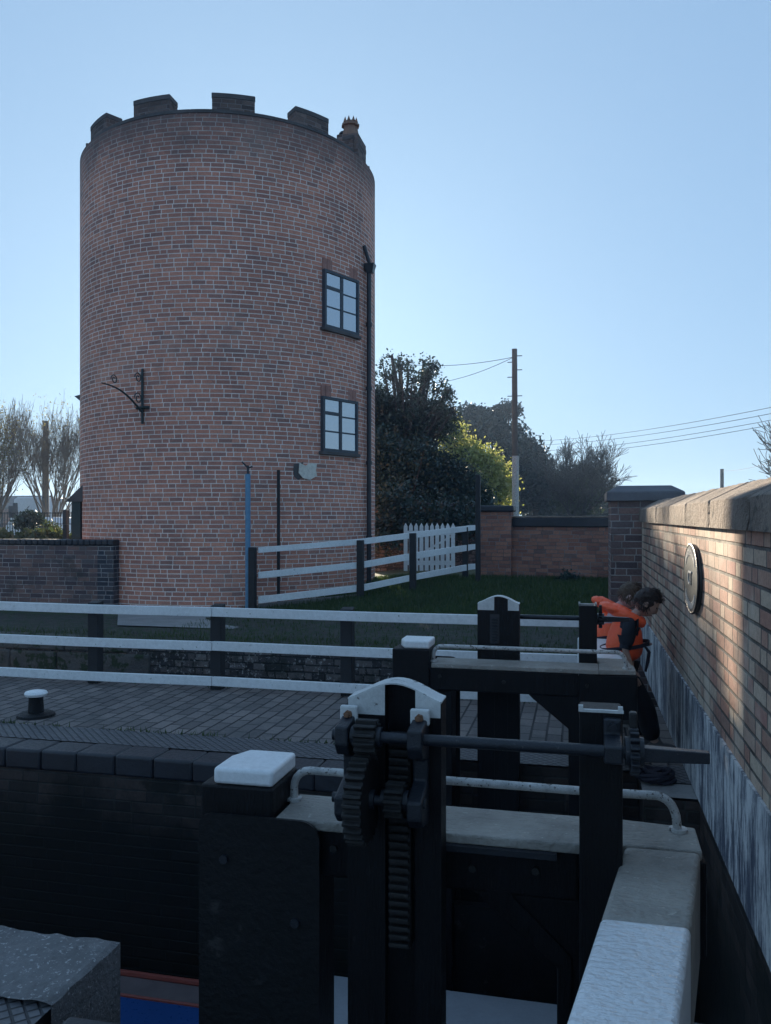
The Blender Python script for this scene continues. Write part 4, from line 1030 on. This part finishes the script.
    # hair: thick cap with locks
    def hf(u, q):
        n = mnoise.noise(u * 4) * .010 + mnoise.noise(Vector((u.x * 18, u.y * 18, u.z * 5))) * .009
        k = 1.0
        if u.x > .35 and u.z < .45: k = .80          # leave the face free
        if u.z < -.55: k = .78
        if abs(u.y) > .8 and -.3 < u.z < .15: k = .94
        return q * k + u * n
    m = MB(); m.ell((0, 0, 0), (.094, .083, .108), 36, 26, hf); m.xf(lambda p: hr @ p + hc + hr @ Vector((-.010, 0, .012)))
    g_ = np.random.default_rng(5 + variant); base_ = list(m.v)
    for _ in range(1500):
        p0 = Vector(base_[g_.integers(len(base_))]); o_ = (p0 - hc).normalized()
        if (hr.transposed() @ (p0 - hc)).x > .02 and (hr.transposed() @ (p0 - hc)).z < .075 or (hr.transposed() @ (p0 - hc)).z < -.05: continue
        dn = (Vector((.2, 0, -1)) + o_ * .35 + Vector(tuple(g_.normal(0, .35, 3)))).normalized(); sd_ = dn.cross(o_).normalized() * .003
        q0 = p0 - o_ * .004; q1 = p0 + dn * .018 + o_ * .006; q2 = p0 + dn * .034 + o_ * g_.uniform(-.002, .007)
        m.add([q0 - sd_, q0 + sd_, q1 + sd_ * .8, q1 - sd_ * .8, q2], [(0, 1, 2, 3), (3, 2, 4)])
    loc_build(m, 'hair', pal['hair'], smooth=50)
    # t-shirt
    tj = {'w': (wst, (.090, .115)), 'c': (chest, (.098, .125)), 'n': ((-.03, 0, H + .32), (.055, .07))}
    te = [('w', 'c'), ('c', 'n')]
    for sd, sy in (('l', 1), ('r', -1)):
        a = Vector(bodyJ['sh' + sd][0]); b = Vector(bodyJ['el' + sd][0]); tj['s' + sd] = (tuple(a + Vector((0, sy * .012, .004))), .066); tj['e' + sd] = (tuple(a.lerp(b, .95)), .056); te += [('c', 's' + sd), ('s' + sd, 'e' + sd)]
    skin('tshirt', tj, te, pal['tee'], root, 2, (0, 0, 0))
    for sd, sy in (('l', 1), ('r', -1)):
        a = Vector(bodyJ['sh' + sd][0]) + Vector((0, sy * .006, .0)); b = Vector(bodyJ['el' + sd][0]); cc = Vector(bodyJ['chest'][0])
        m = MB(); m.tube([a + Vector((0, -sy * .05, .035)), a + Vector((0, sy * .012, .012)), a.lerp(b, .35) + Vector((0, sy * .008, 0)), a.lerp(b, .75), a.lerp(b, 1.0)], [.028, .046, .046, .042, .040], 16)
        loc_build(m, 'sleeve', pal['tee'], smooth=70)
    # trousers
    tj = {'h': ((-.10, 0, H + .03), (.098, .115))}; te = []
    for sd, sy in (('l', 1), ('r', -1)):
        tj['t' + sd] = ((-.085, sy * .06, H - .07), .092); k_ = Vector(bodyJ['kn' + sd][0]); a_ = Vector(bodyJ['an' + sd][0])
        tj['k' + sd] = (tuple(k_), .080); tj['a' + sd] = (tuple(a_ + Vector((-.01, 0, .005))), .068); te += [('h', 't' + sd), ('t' + sd, 'k' + sd), ('k' + sd, 'a' + sd)]
    skin('trousers', tj, te, pal['leg'], root, 2, (0, 0, 0))
    for sd, sy in (('l', 1), ('r', -1)):
        a_ = Vector(bodyJ['an' + sd][0])
        def sf(u, q):
            q = q.copy(); q.z *= (1.1 if u.x < 0 else .75); 
            if q.z < -.02: q.z = -.02
            return q
        m = MB(); m.ell((a_.x + .05, a_.y, .038), (.105, .042, .045), 20, 12, sf); sh_ = loc_build(m, 'shoe', M['shoe'], smooth=50)
        m = MB(); pts = [(a_.x + .05 + .11 * math.cos(t_), a_.y + .046 * math.sin(t_) * (1.1 if math.cos(t_) > 0 else .9), .0) for t_ in np.linspace(0, 2 * math.pi, 25)[:-1]]
        m.prism(pts, (0, 0, .022)); loc_build(m, 'sole', M['sole'], sh_)
    # lifejacket: padded chest pieces, thick collar, belt and strap end
    jk = {'w': ((-.095, 0, H + .01), (.165, .142)), 'c': ((-.085, 0, H + .15), (.185, .148)), 'u': ((-.07, 0, H + .27), (.160, .125)), 't': ((-.04, 0, H + .32), (.085, .09))}
    vest = skin('lifejacket', jk, [('w', 'c'), ('c', 'u'), ('u', 't')], M['orange'], root, 2, (0, 0, 0)); 
    ring = []
    for a in np.linspace(R(-145), R(145), 15):
        ring.append((-.045 - .105 * math.cos(a), .085 * math.sin(a), H + .345 + .05 * math.cos(a)))
    m = MB(); m.tube(ring, [.034 + .014 * math.cos(a * .6) for a in np.linspace(-2.4, 2.4, 15)], 12)
    m.ell((-.165, .0, H + .40), (.105 if variant == 0 else .06, .11, .036), 20, 12, lambda u, q: q + u * mnoise.noise(u * 3) * .014, Matrix.Rotation(R(18), 3, 'Y'))
    loc_build(m, 'collar', M['orange'], vest, smooth=70)
    def belt(z, rx, ry, cx, hgt):
        m = MB(); n = 40; vs = []; fs = []
        for k in range(n):
            a = 2 * math.pi * k / n
            for rr, dz_ in ((0, 0), (0, hgt), (.008, hgt), (.008, 0)):
                ex = abs(math.cos(a)) ** .8 * (1 if math.cos(a) > 0 else -1); ey = abs(math.sin(a)) ** .8 * (1 if math.sin(a) > 0 else -1)
                vs.append((cx + (rx + rr) * ex, (ry + rr) * ey, z + dz_ + .03 * math.cos(a)))
        for k in range(n):
            for j in range(4): fs.append((k * 4 + j, ((k + 1) % n) * 4 + j, ((k + 1) % n) * 4 + (j + 1) % 4, k * 4 + (j + 1) % 4))
        m.add(vs, fs); return m
    bl = loc_build(belt(H + .12, .168, .152, -.085, .026), 'belt', M['strap'], vest)
    m = MB(); m.tube([(.05, -.06, H + .15), (.085, -.07, H + .10), (.075, -.07, H + .03), (.06, -.08, H - .04)], [.008, .013, .013, .008], 6); loc_build(m, 'strap_end', M['strap'], bl, smooth=60)
    return root
M['eye'] = plain('eye', (.04, .03, .03), .3, .1, 20, .0, .001); M['lip'] = plain('lip', (.35, .15, .13), .5, .1, 20, .1, .001)
cl = at(636, 748, Y=6.1)
person((.395, 6.05, .001), R(-2), .955, dict(skin=M['skin'], hair=M['hair'], tee=M['tee'], leg=M['trousers']), 'dark haired child in orange lifejacket and navy T-shirt, nearest the camera, head bowed', 0)
person((.31, 6.62, .001), R(4), .95, dict(skin=M['skin_pink'], hair=M['hair2'], tee=M['tee2'], leg=M['jeans']), 'light brown haired child in orange lifejacket, half hidden behind the other child', 1)
# small dark heap of rope by the gate heel
rc = at(655, 782, z=.0); m = MB()
for k in range(26):
    pass
pts = []
for k in range(150):
    a = k * .42; r_ = .035 + .055 * abs(math.sin(k * .13)); pts.append((rc.x + r_ * math.cos(a) + .03 * math.sin(k * .07), rc.y + .8 * r_ * math.sin(a) + .02 * math.cos(k * .05), .014 + .0004 * k + .01 * math.sin(k * .9)))
m.tube(pts, .012, 6); m.tube([(rc.x - .13, rc.y + .06, .05), (rc.x - .08, rc.y + .05, .07), (rc.x - .02, rc.y, .05), (rc.x + .08, rc.y - .03, .015), (rc.x + .12, rc.y + .02, .014)], .013, 6)
tag(m.build('rope', M['strap'], smooth=60, origin=(rc.x, rc.y, 0)), 'small heap of dark rope on the paving near the parapet', 'rope')

# ------------------------------------------------------------------ trees
def leafcloud(blobs, n, size, seed=0, hollow=.55, clump=9, spread=.5, flat=1.0, drop=None):
    g = np.random.default_rng(seed); vol = np.array([b[1][0] * b[1][1] * b[1][2] for b in blobs]) ** .7; pr = vol / vol.sum()
    nc = n // clump; which = g.choice(len(blobs), nc, p=pr)
    u = g.normal(size=(nc, 3)); u /= np.linalg.norm(u, axis=1)[:, None]
    rad = hollow + (1 - hollow) * g.random(nc) ** .6
    rad *= 1 + .22 * g.normal(size=nc) * (g.random(nc) < .25)
    C = np.array([b[0] for b in blobs])[which]; Rr = np.array([b[1] for b in blobs])[which]
    cen = C + u * Rr * rad[:, None]
    P_ = np.repeat(cen, clump, axis=0) + g.normal(size=(nc * clump, 3)) * spread * np.array([1, 1, flat])
    N = len(P_); a = g.normal(size=(N, 3)); a /= np.linalg.norm(a, axis=1)[:, None]; b = g.normal(size=(N, 3)); b -= (a * b).sum(1)[:, None] * a; b /= np.linalg.norm(b, axis=1)[:, None]
    s_ = size * g.uniform(.6, 1.3, N)[:, None]
    v = np.stack([P_ - a * s_, P_ + b * s_ * .55, P_ + a * s_, P_ - b * s_ * .55], 1).reshape(-1, 3)
    return v, N
def puffs(blobs, k, rmin, rmax, seed, fill=1.0):
    g = np.random.default_rng(seed); out = []
    vol = np.array([b[1][0] * b[1][2] for b in blobs]); pr = vol / vol.sum()
    for i in range(k):
        b = blobs[g.choice(len(blobs), p=pr)]; u = g.normal(size=3); u /= np.linalg.norm(u); rr = g.uniform(.25, 1.02) ** .7 * fill
        r_ = g.uniform(rmin, rmax)
        out.append((tuple(b[0][j] + u[j] * b[1][j] * rr for j in range(3)), (r_, r_, r_ * .75)))
    return out
def fast(name, v, nq, mat, parent):
    me = bpy.data.meshes.new(name); pw = np.array(worldloc(parent)) if parent else np.zeros(3)
    me.vertices.add(nq * 4); me.vertices.foreach_set('co', (v - pw).astype(np.float32).ravel())
    me.loops.add(nq * 4); me.loops.foreach_set('vertex_index', np.arange(nq * 4, dtype=np.int32))
    me.polygons.add(nq); me.polygons.foreach_set('loop_start', np.arange(0, nq * 4, 4, dtype=np.int32))
    me.update(calc_edges=True); me.materials.append(mat); o = bpy.data.objects.new(name, me); col.objects.link(o)
    if parent: o.parent = parent
    return o
def limbs(m, p, d, L, r, depth, g, spread=.5, up=.15, twist=3, sides=5, k=2.2, minr=.004, bend=.12):
    n = 4; pts = [p]; rs = [r]; q = Vector(p); dd = Vector(d)
    ends = []
    for i in range(n):
        dd = (dd + Vector((g.gauss(0, bend), g.gauss(0, bend), g.gauss(0, bend * .5) + up * .15))).normalized(); q = q + dd * (L / n); pts.append(q.copy()); rs.append(max(minr, r * (1 - .45 * (i + 1) / n)))
        if depth > 0 and i >= 1: ends.append((q.copy(), dd.copy(), rs[-1]))
    m.tube(pts, rs, max(3, sides), caps=False)
    if depth > 0:
        for (q, dd, rr) in ends:
            for _ in range(int(k) + (g.random() < k % 1)):
                o = dd.orthogonal().normalized(); a = g.uniform(0, 6.28); o = Matrix.Rotation(a, 3, dd) @ o
                nd = (dd + o * g.uniform(.5, 1.2) * spread + Vector((0, 0, up))).normalized()
                limbs(m, q, nd, L * g.uniform(.5, .78), rr * .6, depth - 1, g, spread, up, twist, max(3, sides - 1), k, minr, bend)
def bare_tree(name, base, H, nl, lean, label, depth=3, r=.16, spread=.45, up=.3, seed=1, mat='bark_pale', leaf=None, minr=.006, crotch=.15, k=2.0, cat='tree', group=None, lw=1.0):
    g = random.Random(seed); root = empty(name, base, label, cat, group)
    t_ = MB(); hz = H * crotch; t_.tube([base - Vector((0, 0, .3)), base + Vector((0, 0, hz * .5)), base + Vector((0, 0, hz + .15))], [r * 1.2, r, r * .8], 8); t_.build('trunk', M[mat], root, smooth=60)
    m = MB()
    for i in range(nl):
        a = 6.283 * i / nl + g.uniform(-.3, .3); l = lean * g.uniform(.35, 1.1); d = Vector((math.cos(a) * l, math.sin(a) * l, 1)).normalized()
        limbs(m, base + Vector((0, 0, hz * g.uniform(.85, 1.05))), d, H * g.uniform(.48, .6) * lw, r * .5, depth, g, spread, up, sides=5, k=k, minr=minr)
    m.build('crown', M[mat], root)
    if leaf:
        mat_, blobs, n, sz, sp = leaf; v, N = leafcloud(blobs, n, sz, seed, .2, 5, sp); fast('young_leaves', v, N, M[mat_], root)
    return root
def gz(p): return gh(p.x, p.y)
def leafy(name, base, blobs, n, size, mat, label, seed, trunk_r=.2, hollow=.5, clump=9, spread=.22, inner=True, cat='tree', tmat='bark', group=None, flat=1.):
    root = empty(name, base, label, cat, group); g = random.Random(seed)
    t_ = MB(); topz = max(b[0][2] for b in blobs)
    cx = sum(b[0][0] for b in blobs) / len(blobs); cy = sum(b[0][1] for b in blobs) / len(blobs)
    pts = [base - Vector((0, 0, .3)), base + Vector((0, 0, (topz - base.z) * .35)), Vector((cx, cy, topz))]
    t_.tube(pts, [trunk_r, trunk_r * .7, trunk_r * .15], 8)
    for b in blobs:
        s0 = base.lerp(Vector((cx, cy, topz)), g.uniform(.25, .6)); e = Vector(b[0]); md = s0.lerp(e, .5) + Vector((0, 0, -.1))
        t_.tube([s0, md, e], [trunk_r * .4, trunk_r * .25, .02], 6)
        for _ in range(5):
            u = Vector((g.gauss(0, 1), g.gauss(0, 1), g.gauss(0, 1))).normalized(); t_.tube([e, e + Vector((u.x * b[1][0], u.y * b[1][1], u.z * b[1][2])) * .85], [.03, .008], 4)
    t_.build('trunk', M[tmat], root, smooth=60)
    v, N = leafcloud(blobs, n, size, seed, hollow, clump, spread, flat); fast('crown', v, N, M[mat], root)
    return root
def bl(px, py, d, rx, rz, ry=None):   # blob centre from photo direction at a chosen distance; radii in photo pixels across
    c = at(px, py, d=d); k = d / F_PX; return (tuple(c), (rx * k, (ry or rx) * k, rz * k))
D = 27.0
b0 = at(415, 520, d=D); b0.z = .3
EV = [bl(405, 370, D, 26, 25), bl(392, 393, D, 28, 28), bl(428, 384, D, 25, 28), bl(400, 430, D, 30, 32), bl(436, 425, D, 22, 28), bl(386, 460, D, 22, 30), bl(444, 405, D - .5, 12, 16), bl(415, 460, D, 30, 30), bl(362, 408, D, 26, 28), bl(356, 450, D, 28, 40), bl(340, 425, D, 18, 28)]
EV = puffs(EV[:4] + EV[6:7], 95, .10, .34, 41, 1.08) + puffs(EV[3:6] + EV[7:8], 60, .3, .6, 42) + puffs(EV[8:], 60, .4, .7, 43)  # last group: unseen crown behind the tower, added to shade the parapet
leafy('evergreen_tree', b0, EV, 44000, .055, 'holly', 'tall dark evergreen tree with sky showing through its top, right of the tower', 3, .22, .15, 8, .10, tmat='bark_dark')
D = 23.0; b0 = at(405, 520, d=D); b0.z = .3
leafy('dark_shrub', b0, [bl(392, 480, D, 26, 28), bl(378, 455, D, 16, 22), bl(420, 470, D, 26, 26), bl(445, 482, D, 24, 24), bl(465, 495, D, 20, 22), bl(400, 505, D, 28, 20), bl(435, 508, D, 28, 16), bl(475, 508, D, 20, 14), bl(388, 528, D - 3.5, 14, 16), bl(410, 522, D - 3.4, 14, 14), bl(440, 520, D - 3.4, 18, 13), bl(466, 520, D - 3.4, 16, 14), bl(395, 505, D - 3, 18, 16)],
      44000, .052, 'laurel', 'broad dark green shrub below the evergreen tree', 5, .05, .55, 8, .16, cat='shrub', tmat='bark_dark')
D = 33.0; b0 = at(480, 520, d=D); b0.z = .3
leafy('yellow_shrub', b0, puffs([bl(452, 450, D, 16, 14), bl(468, 462, D, 18, 16), bl(485, 468, D, 16, 14), bl(495, 484, D, 12, 16), bl(478, 488, D, 24, 20), bl(455, 478, D, 20, 22), bl(448, 434, D, 12, 12), bl(498, 500, D, 10, 14)], 90, .25, .55, 61),
      26000, .07, 'gold', 'sunlit yellow green bush in front of the pines', 6, .1, .45, 7, .18, cat='shrub')
D = 52.0; b0 = at(478, 520, d=D); b0.z = .3
leafy('pine_tree', b0, puffs([bl(470, 415, D, 13, 8), bl(464, 428, D, 13, 8), bl(479, 436, D, 12, 9), bl(470, 448, D, 16, 9), bl(480, 470, D, 20, 16), bl(468, 490, D, 20, 18)], 60, .35, .75, 71), 15000, .12, 'pine', 'dark pine with layered crown left of the utility pole', 7, .3, .2, 10, .22, flat=.5, tmat='bark_dark', group='pines beyond the yard')
D = 50.0; b0 = at(502, 520, d=D); b0.z = .3
leafy('pine_tree', b0, puffs([bl(501, 414, D, 13, 7), bl(494, 424, D, 15, 8), bl(511, 428, D, 12, 8), bl(503, 440, D, 16, 9), bl(508, 462, D, 18, 16), bl(512, 490, D, 20, 20)], 60, .35, .75, 72), 15000, .12, 'pine', 'dark pine with flat tufted top directly behind the utility pole', 8, .3, .2, 10, .22, flat=.5, tmat='bark_dark', group='pines beyond the yard')
D = 48.0; b0 = at(533, 520, d=D); b0.z = .3
leafy('conifer', b0, [bl(524, 452, D, 10, 14), bl(532, 462, D, 11, 16), bl(540, 476, D, 10, 18), bl(528, 485, D, 16, 24), bl(545, 497, D, 10, 16)], 12000, .12, 'pine', 'dense dark conifer just right of the utility pole', 9, .3, .4, 9, .3)
D = 44.0; b0 = at(577, 520, d=D); b0.z = .3
bt = bare_tree('bare_tree', b0, 4.3, 15, .8, 'bare branched tree with ivy behind the brick wall, left of the big pier', 4, .16, .6, .12, 11, 'bark_dark', None, .010, .22, 1.5, lw=.78)
v, N = leafcloud([bl(583, 490, D, 7, 24), bl(574, 500, D, 14, 12), bl(592, 496, D, 9, 16), bl(560, 490, D, 6, 14)], 5000, .12, 12, .2, 8, .2); fast('ivy', v, N, M['ivy'], bt)
leafy('small_bush', SHRUB_TUFT, [bl(563, 588, 15.4, 7, 8), bl(571, 586, 15.6, 7, 10), bl(567, 580, 15.5, 5, 7)], 1800, .035, 'laurel', 'small dark bush on the lawn against the foot of the brick wall', 51, .02, .3, 6, .05, cat='shrub')
# hedge line far beyond the wall
D = 60.0
for i, (px, lab) in enumerate(((548, 'low scrub between the conifer and the bare tree'), (600, 'low scrub at the foot of the bare tree, beside the pier'))):
    b0 = at(px, 520, d=D); b0.z = .3
    leafy('scrub', b0, [bl(px - 12, 508, D, 14, 12), bl(px + 6, 505, D, 16, 12), bl(px + 18, 510, D, 12, 9)], 5000, .16, 'ivy', lab, 20 + i, .1, .4, 8, .3, cat='shrub')
# twigs at the right edge
b0 = at(818, 520, d=30); b0.z = .6
bare_tree('bare_tree', b0, 3.6, 8, .75, 'bare twiggy tree at the right edge behind the parapet', 3, .12, .6, .15, 14, 'bark', None, .012, .15, 2.0)
# left side
b0 = at(52, 520, d=34); b0.z = .2
bare_tree('street_tree', b0, 5.6, 12, .55, 'upright bare tree with many fine branches between the edge and the tower', 4, .10, .34, .34, 21, 'bark_pale', ('catkin', [bl(50, 440, 34, 26, 44)], 900, .04, .25), .0055, .12, 1.35, lw=.72)
b0 = at(-8, 520, d=30); b0.z = .2
bare_tree('street_tree', b0, 5.0, 11, .6, 'bare tree with yellowish young leaves at the left edge', 4, .10, .36, .3, 22, 'bark_pale', ('catkin', [bl(-6, 450, 30, 24, 46)], 3500, .04, .25), .0055, .12, 1.35, lw=.72)
p = at(45.5, 520, d=38); zt = at(45, 421, d=38).z
tag(MB().tube([(p.x, p.y, 0), (p.x, p.y, zt)], [.17, .13], 10).build('utility_pole', M['pole_wood'], smooth=40, origin=(p.x, p.y, 0)), 'dark wooden pole among the branches of the upright bare tree', 'pole')
# hedge behind the blue brick wall
def hedge(name, px0, px1, py, d, mat, label, seed, n=6000, h=10, cat='hedge', size=.07):
    nb_ = max(2, int((px1 - px0) / 12)); blobs = [bl(px0 + (px1 - px0) * (i + .5) / nb_, py + random.uniform(-2, 3), d, 10, h) for i in range(nb_)]
    b0 = at((px0 + px1) / 2, 540, d=d); b0.z = 0
    return leafy(name, b0, [((b[0]), (b[1][0] * .8, b[1][1] * .8, b[1][2] * .8)) for b in blobs], n, size, mat, label, seed, .05, .4, 8, .07, cat=cat)
hedge('hedge', -30, 78, 541, 19, 'hedge', 'mixed green hedge along the top of the blue brick wall', 31, 9000, 7)
hedge('bush', 20, 36, 522, 20, 'laurel', 'dark spiky bush standing above the hedge', 32, 900, 9, 'shrub', .05)
hedge('bush', 44, 60, 531, 20.5, 'hedge', 'pale green bush right of the dark spiky bush', 33, 900, 6, 'shrub', .045)
# railings
rr_ = empty('railings', at(30, 520, d=23), 'dark iron railings behind the bushes on the left', 'railing')
m = MB(); a, b = at(-30, 510, d=23), at(74, 510, d=23)
for k in range(40):
    q = a.lerp(b, k / 39); m.box(q.x - .007, q.x + .007, q.y - .007, q.y + .007, .3, at(0, 512, d=23).z)
m.build('bars', M['black_post'], rr_)
for py in (513, 524):
    z = at(0, py, d=23).z; MB().hexa(*slant(a, b, .04, z - .012, z + .012)).build('rail', M['black_post'], rr_)
# vehicles beyond: white van, pale car
def vehicle(name, px0, px1, py0, pyb, d, label, cat, kind):
    a, b = at(px0, pyb, d=d), at(px1, pyb, d=d); zt = at(px0, py0, d=d).z; zb = .2; W_ = 1.9
    root = empty(name, ((a.x + b.x) / 2, a.y, 0), label, cat); y = min(a.y, b.y); L_ = b.x - a.x; H_ = zt - zb
    if kind == 'van': pr = [(0, .12), (0, .96), (.03, 1), (.66, 1), (.74, .95), (.86, .55), (.98, .42), (1, .2), (1, .12)]
    else: pr = [(0, .15), (0, .55), (.08, .62), (.22, .98), (.32, 1), (.6, 1), (.72, .9), (.84, .62), (.98, .5), (1, .2), (1, .15)]
    FL = (lambda u: 1 - u) if kind == 'van' else (lambda u: u)
    pts = [(a.x + L_ * FL(u), y, zb + H_ * v_) for u, v_ in pr]
    bd_ = MB().prism(pts, (0, W_, 0)).build('body', M['van'], root, bevel=.05, seg=3, smooth=40)
    if kind == 'van': wins = [(.62, .58, .80, .88)]
    else: wins = [(.16, .62, .42, .92), (.45, .62, .72, .92)]
    for (u0, v0, u1, v1) in wins: MB().prism([(a.x + L_ * FL(u0), y - .004, zb + H_ * v0), (a.x + L_ * FL(u1), y - .004, zb + H_ * v0), (a.x + L_ * FL(u1 - .03), y - .004, zb + H_ * v1), (a.x + L_ * FL(u0 + .02), y - .004, zb + H_ * v1)], (0, .003, 0)).build('side_window', M['dark_glass'], root)
    if kind == 'van': MB().prism([(a.x + L_ * .10, y - .004, zb + H_ * .58), (a.x + L_ * .24, y - .004, zb + H_ * .58), (a.x + L_ * .24, y - .004, zb + H_ * .82), (a.x + L_ * .10, y - .004, zb + H_ * .82)], (0, .003, 0)).build('side_window', M['dark_glass'], root)
    for u in (.18, .82):
        for yy in (y - .02, y + W_ - .2):
            w_ = MB().tube([(a.x + L_ * u, yy, .33), (a.x + L_ * u, yy + .22, .33)], .33, 20).build('wheel', M['tyre'], root, smooth=40)
            MB().tube([(a.x + L_ * u, yy - .004, .33), (a.x + L_ * u, yy + .01, .33)], .2, 16).build('rim', M['galv'], w_, smooth=40)
    MB().box(b.x - .03, b.x + .01, y + .1, y + .4, zb + H_ * .3, zb + H_ * .4).build('headlight', M['white'], root)
    MB().box(b.x - .03, b.x + .01, y + W_ - .4, y + W_ - .1, zb + H_ * .3, zb + H_ * .4).build('headlight', M['white'], root)
vehicle('parked_van', 5, 46, 497, 530, 40, 'white van parked beyond the railings on the left', 'van', 'van')
vehicle('parked_van', 58, 96, 504, 530, 44, 'second pale van parked just left of the tower behind the bare tree', 'van', 'van')
vehicle('parked_car', 26, 60, 517, 530, 31, 'pale car parked in front of the white van', 'car', 'car')
# low building at left edge
bq = at(-40, 520, d=60); 
hb = empty('far_house', (bq.x, bq.y, 0), 'low brick house with dark roof behind the white van at the left edge', 'house')
MB().box(bq.x - 6, bq.x + 5.2, bq.y, bq.y + 6, 0, 2.2).build('wall', M['red'], hb)
MB().prism([(bq.x - 6.2, bq.y - .2, 2.2), (bq.x + 5.4, bq.y - .2, 2.2), (bq.x + 5.4, bq.y + 3, 3.1), (bq.x - 6.2, bq.y + 3, 3.1)], (0, .0, .12)).build('roof', M['soot_stone'], hb)
MB().box(bq.x + 2.5, bq.x + 3.6, bq.y - .03, bq.y - .002, .9, 1.9).build('window', M['dark_glass'], hb)
# small meter post with lamp left of the tower
p = at(66, 540, d=18.5)
mp_ = empty('marker_post', (p.x, p.y, 0), 'short grey post with box beside the left side of the tower', 'post')
MB().box(p.x - .05, p.x + .05, p.y - .05, p.y + .05, 0, 1.45).build('post', M['black_post'], mp_, bevel=.01)
MB().box(p.x - .055, p.x + .055, p.y - .06, p.y + .06, 1.451, 1.78).build('box', M['pipe'], mp_, bevel=.02)

# ------------------------------------------------------------------ utility poles and wires
D = 25.0; p = at(515.5, 520, d=D); zt = at(514, 349, d=D).z
up_ = empty('utility_pole', (p.x, p.y, 0), 'tall wooden utility pole rising behind the brick lawn wall', 'pole')
MB().tube([(p.x, p.y, 0), (p.x - .03, p.y, zt)], [.105, .08], 12).build('shaft', M['pole_wood'], up_, smooth=40)
MB().tube([(p.x, p.y - .03, 0), (p.x, p.y - .03, at(515, 456, d=D).z)], .105, 12).build('cable_guard', M['galv'], up_, smooth=40)
m = MB()
for py, sd_ in ((356, 1), (370, 1), (377, -1), (396, -1), (396, 1), (412, -1), (362, -1)):
    z = at(515, py, d=D).z; m.tube([(p.x - .02, p.y, z), (p.x - .02 + sd_ * .22, p.y, z)], .013, 6)
m.build('step_bolts', M['iron'], up_)
def wire(name, A, B, sag, rad, label):
    pts = [A.lerp(B, t_) - Vector((0, 0, sag * 4 * t_ * (1 - t_))) for t_ in [i / 20 for i in range(21)]]
    tag(MB().tube(pts, rad, 5).build(name, M['wire'], smooth=60), label, 'wire', 'overhead wires')
wire('overhead_wire', at(514, 357, d=D), at(380, 360, d=34), .25, .009, 'upper wire from the utility pole to behind the evergreen tree')
wire('overhead_wire', at(514, 357, d=D), at(420, 384, d=34), .2, .009, 'lower sloping wire from the utility pole towards the evergreen tree')
for i, (ya, yb_) in enumerate(((441, 405), (445, 411.5), (451, 418), (455, 423))):
    wire('overhead_wire', at(535, ya, d=60), at(800, yb_ - 3.5, d=30), .28, .011, ['topmost', 'second from top', 'third from top', 'lowest'][i] + ' of the four wires crossing the sky above the parapet')
p = at(722, 520, d=55); zt = at(722, 469, d=55).z
p2 = empty('utility_pole', (p.x, p.y, 0), 'small distant pole showing above the parapet coping', 'pole')
MB().tube([(p.x, p.y, 0), (p.x, p.y, zt)], [.13, .12], 10).build('shaft', M['pole_wood'], p2, smooth=40)
MB().tube([(p.x, p.y - .14, zt - .35), (p.x, p.y + .14, zt - .35)], .03, 6).build('insulator_bolt', M['iron'], p2)
wire('overhead_wire', at(722, 471, d=55), at(800, 452, d=35), .2, .008, 'faint wire running right from the small distant pole')

# ------------------------------------------------------------------ thin haze in the air, its blue tint also imitating lens veil
hm_ = bpy.data.materials.new('haze_air'); hm_.use_nodes = True; nt = hm_.node_tree; nt.nodes.clear()
ho = nt.nodes.new('ShaderNodeOutputMaterial'); pv = nt.nodes.new('ShaderNodeVolumePrincipled')
pv.inputs['Color'].default_value = (.5, .7, 1, 1); pv.inputs['Density'].default_value = .0014; pv.inputs['Anisotropy'].default_value = .3
nt.links.new(pv.outputs[0], ho.inputs['Volume'])
hz = MB().box(-300, 300, -210, 300, -4.4, 12).build('haze', hm_); tag(hz, kind='stuff')
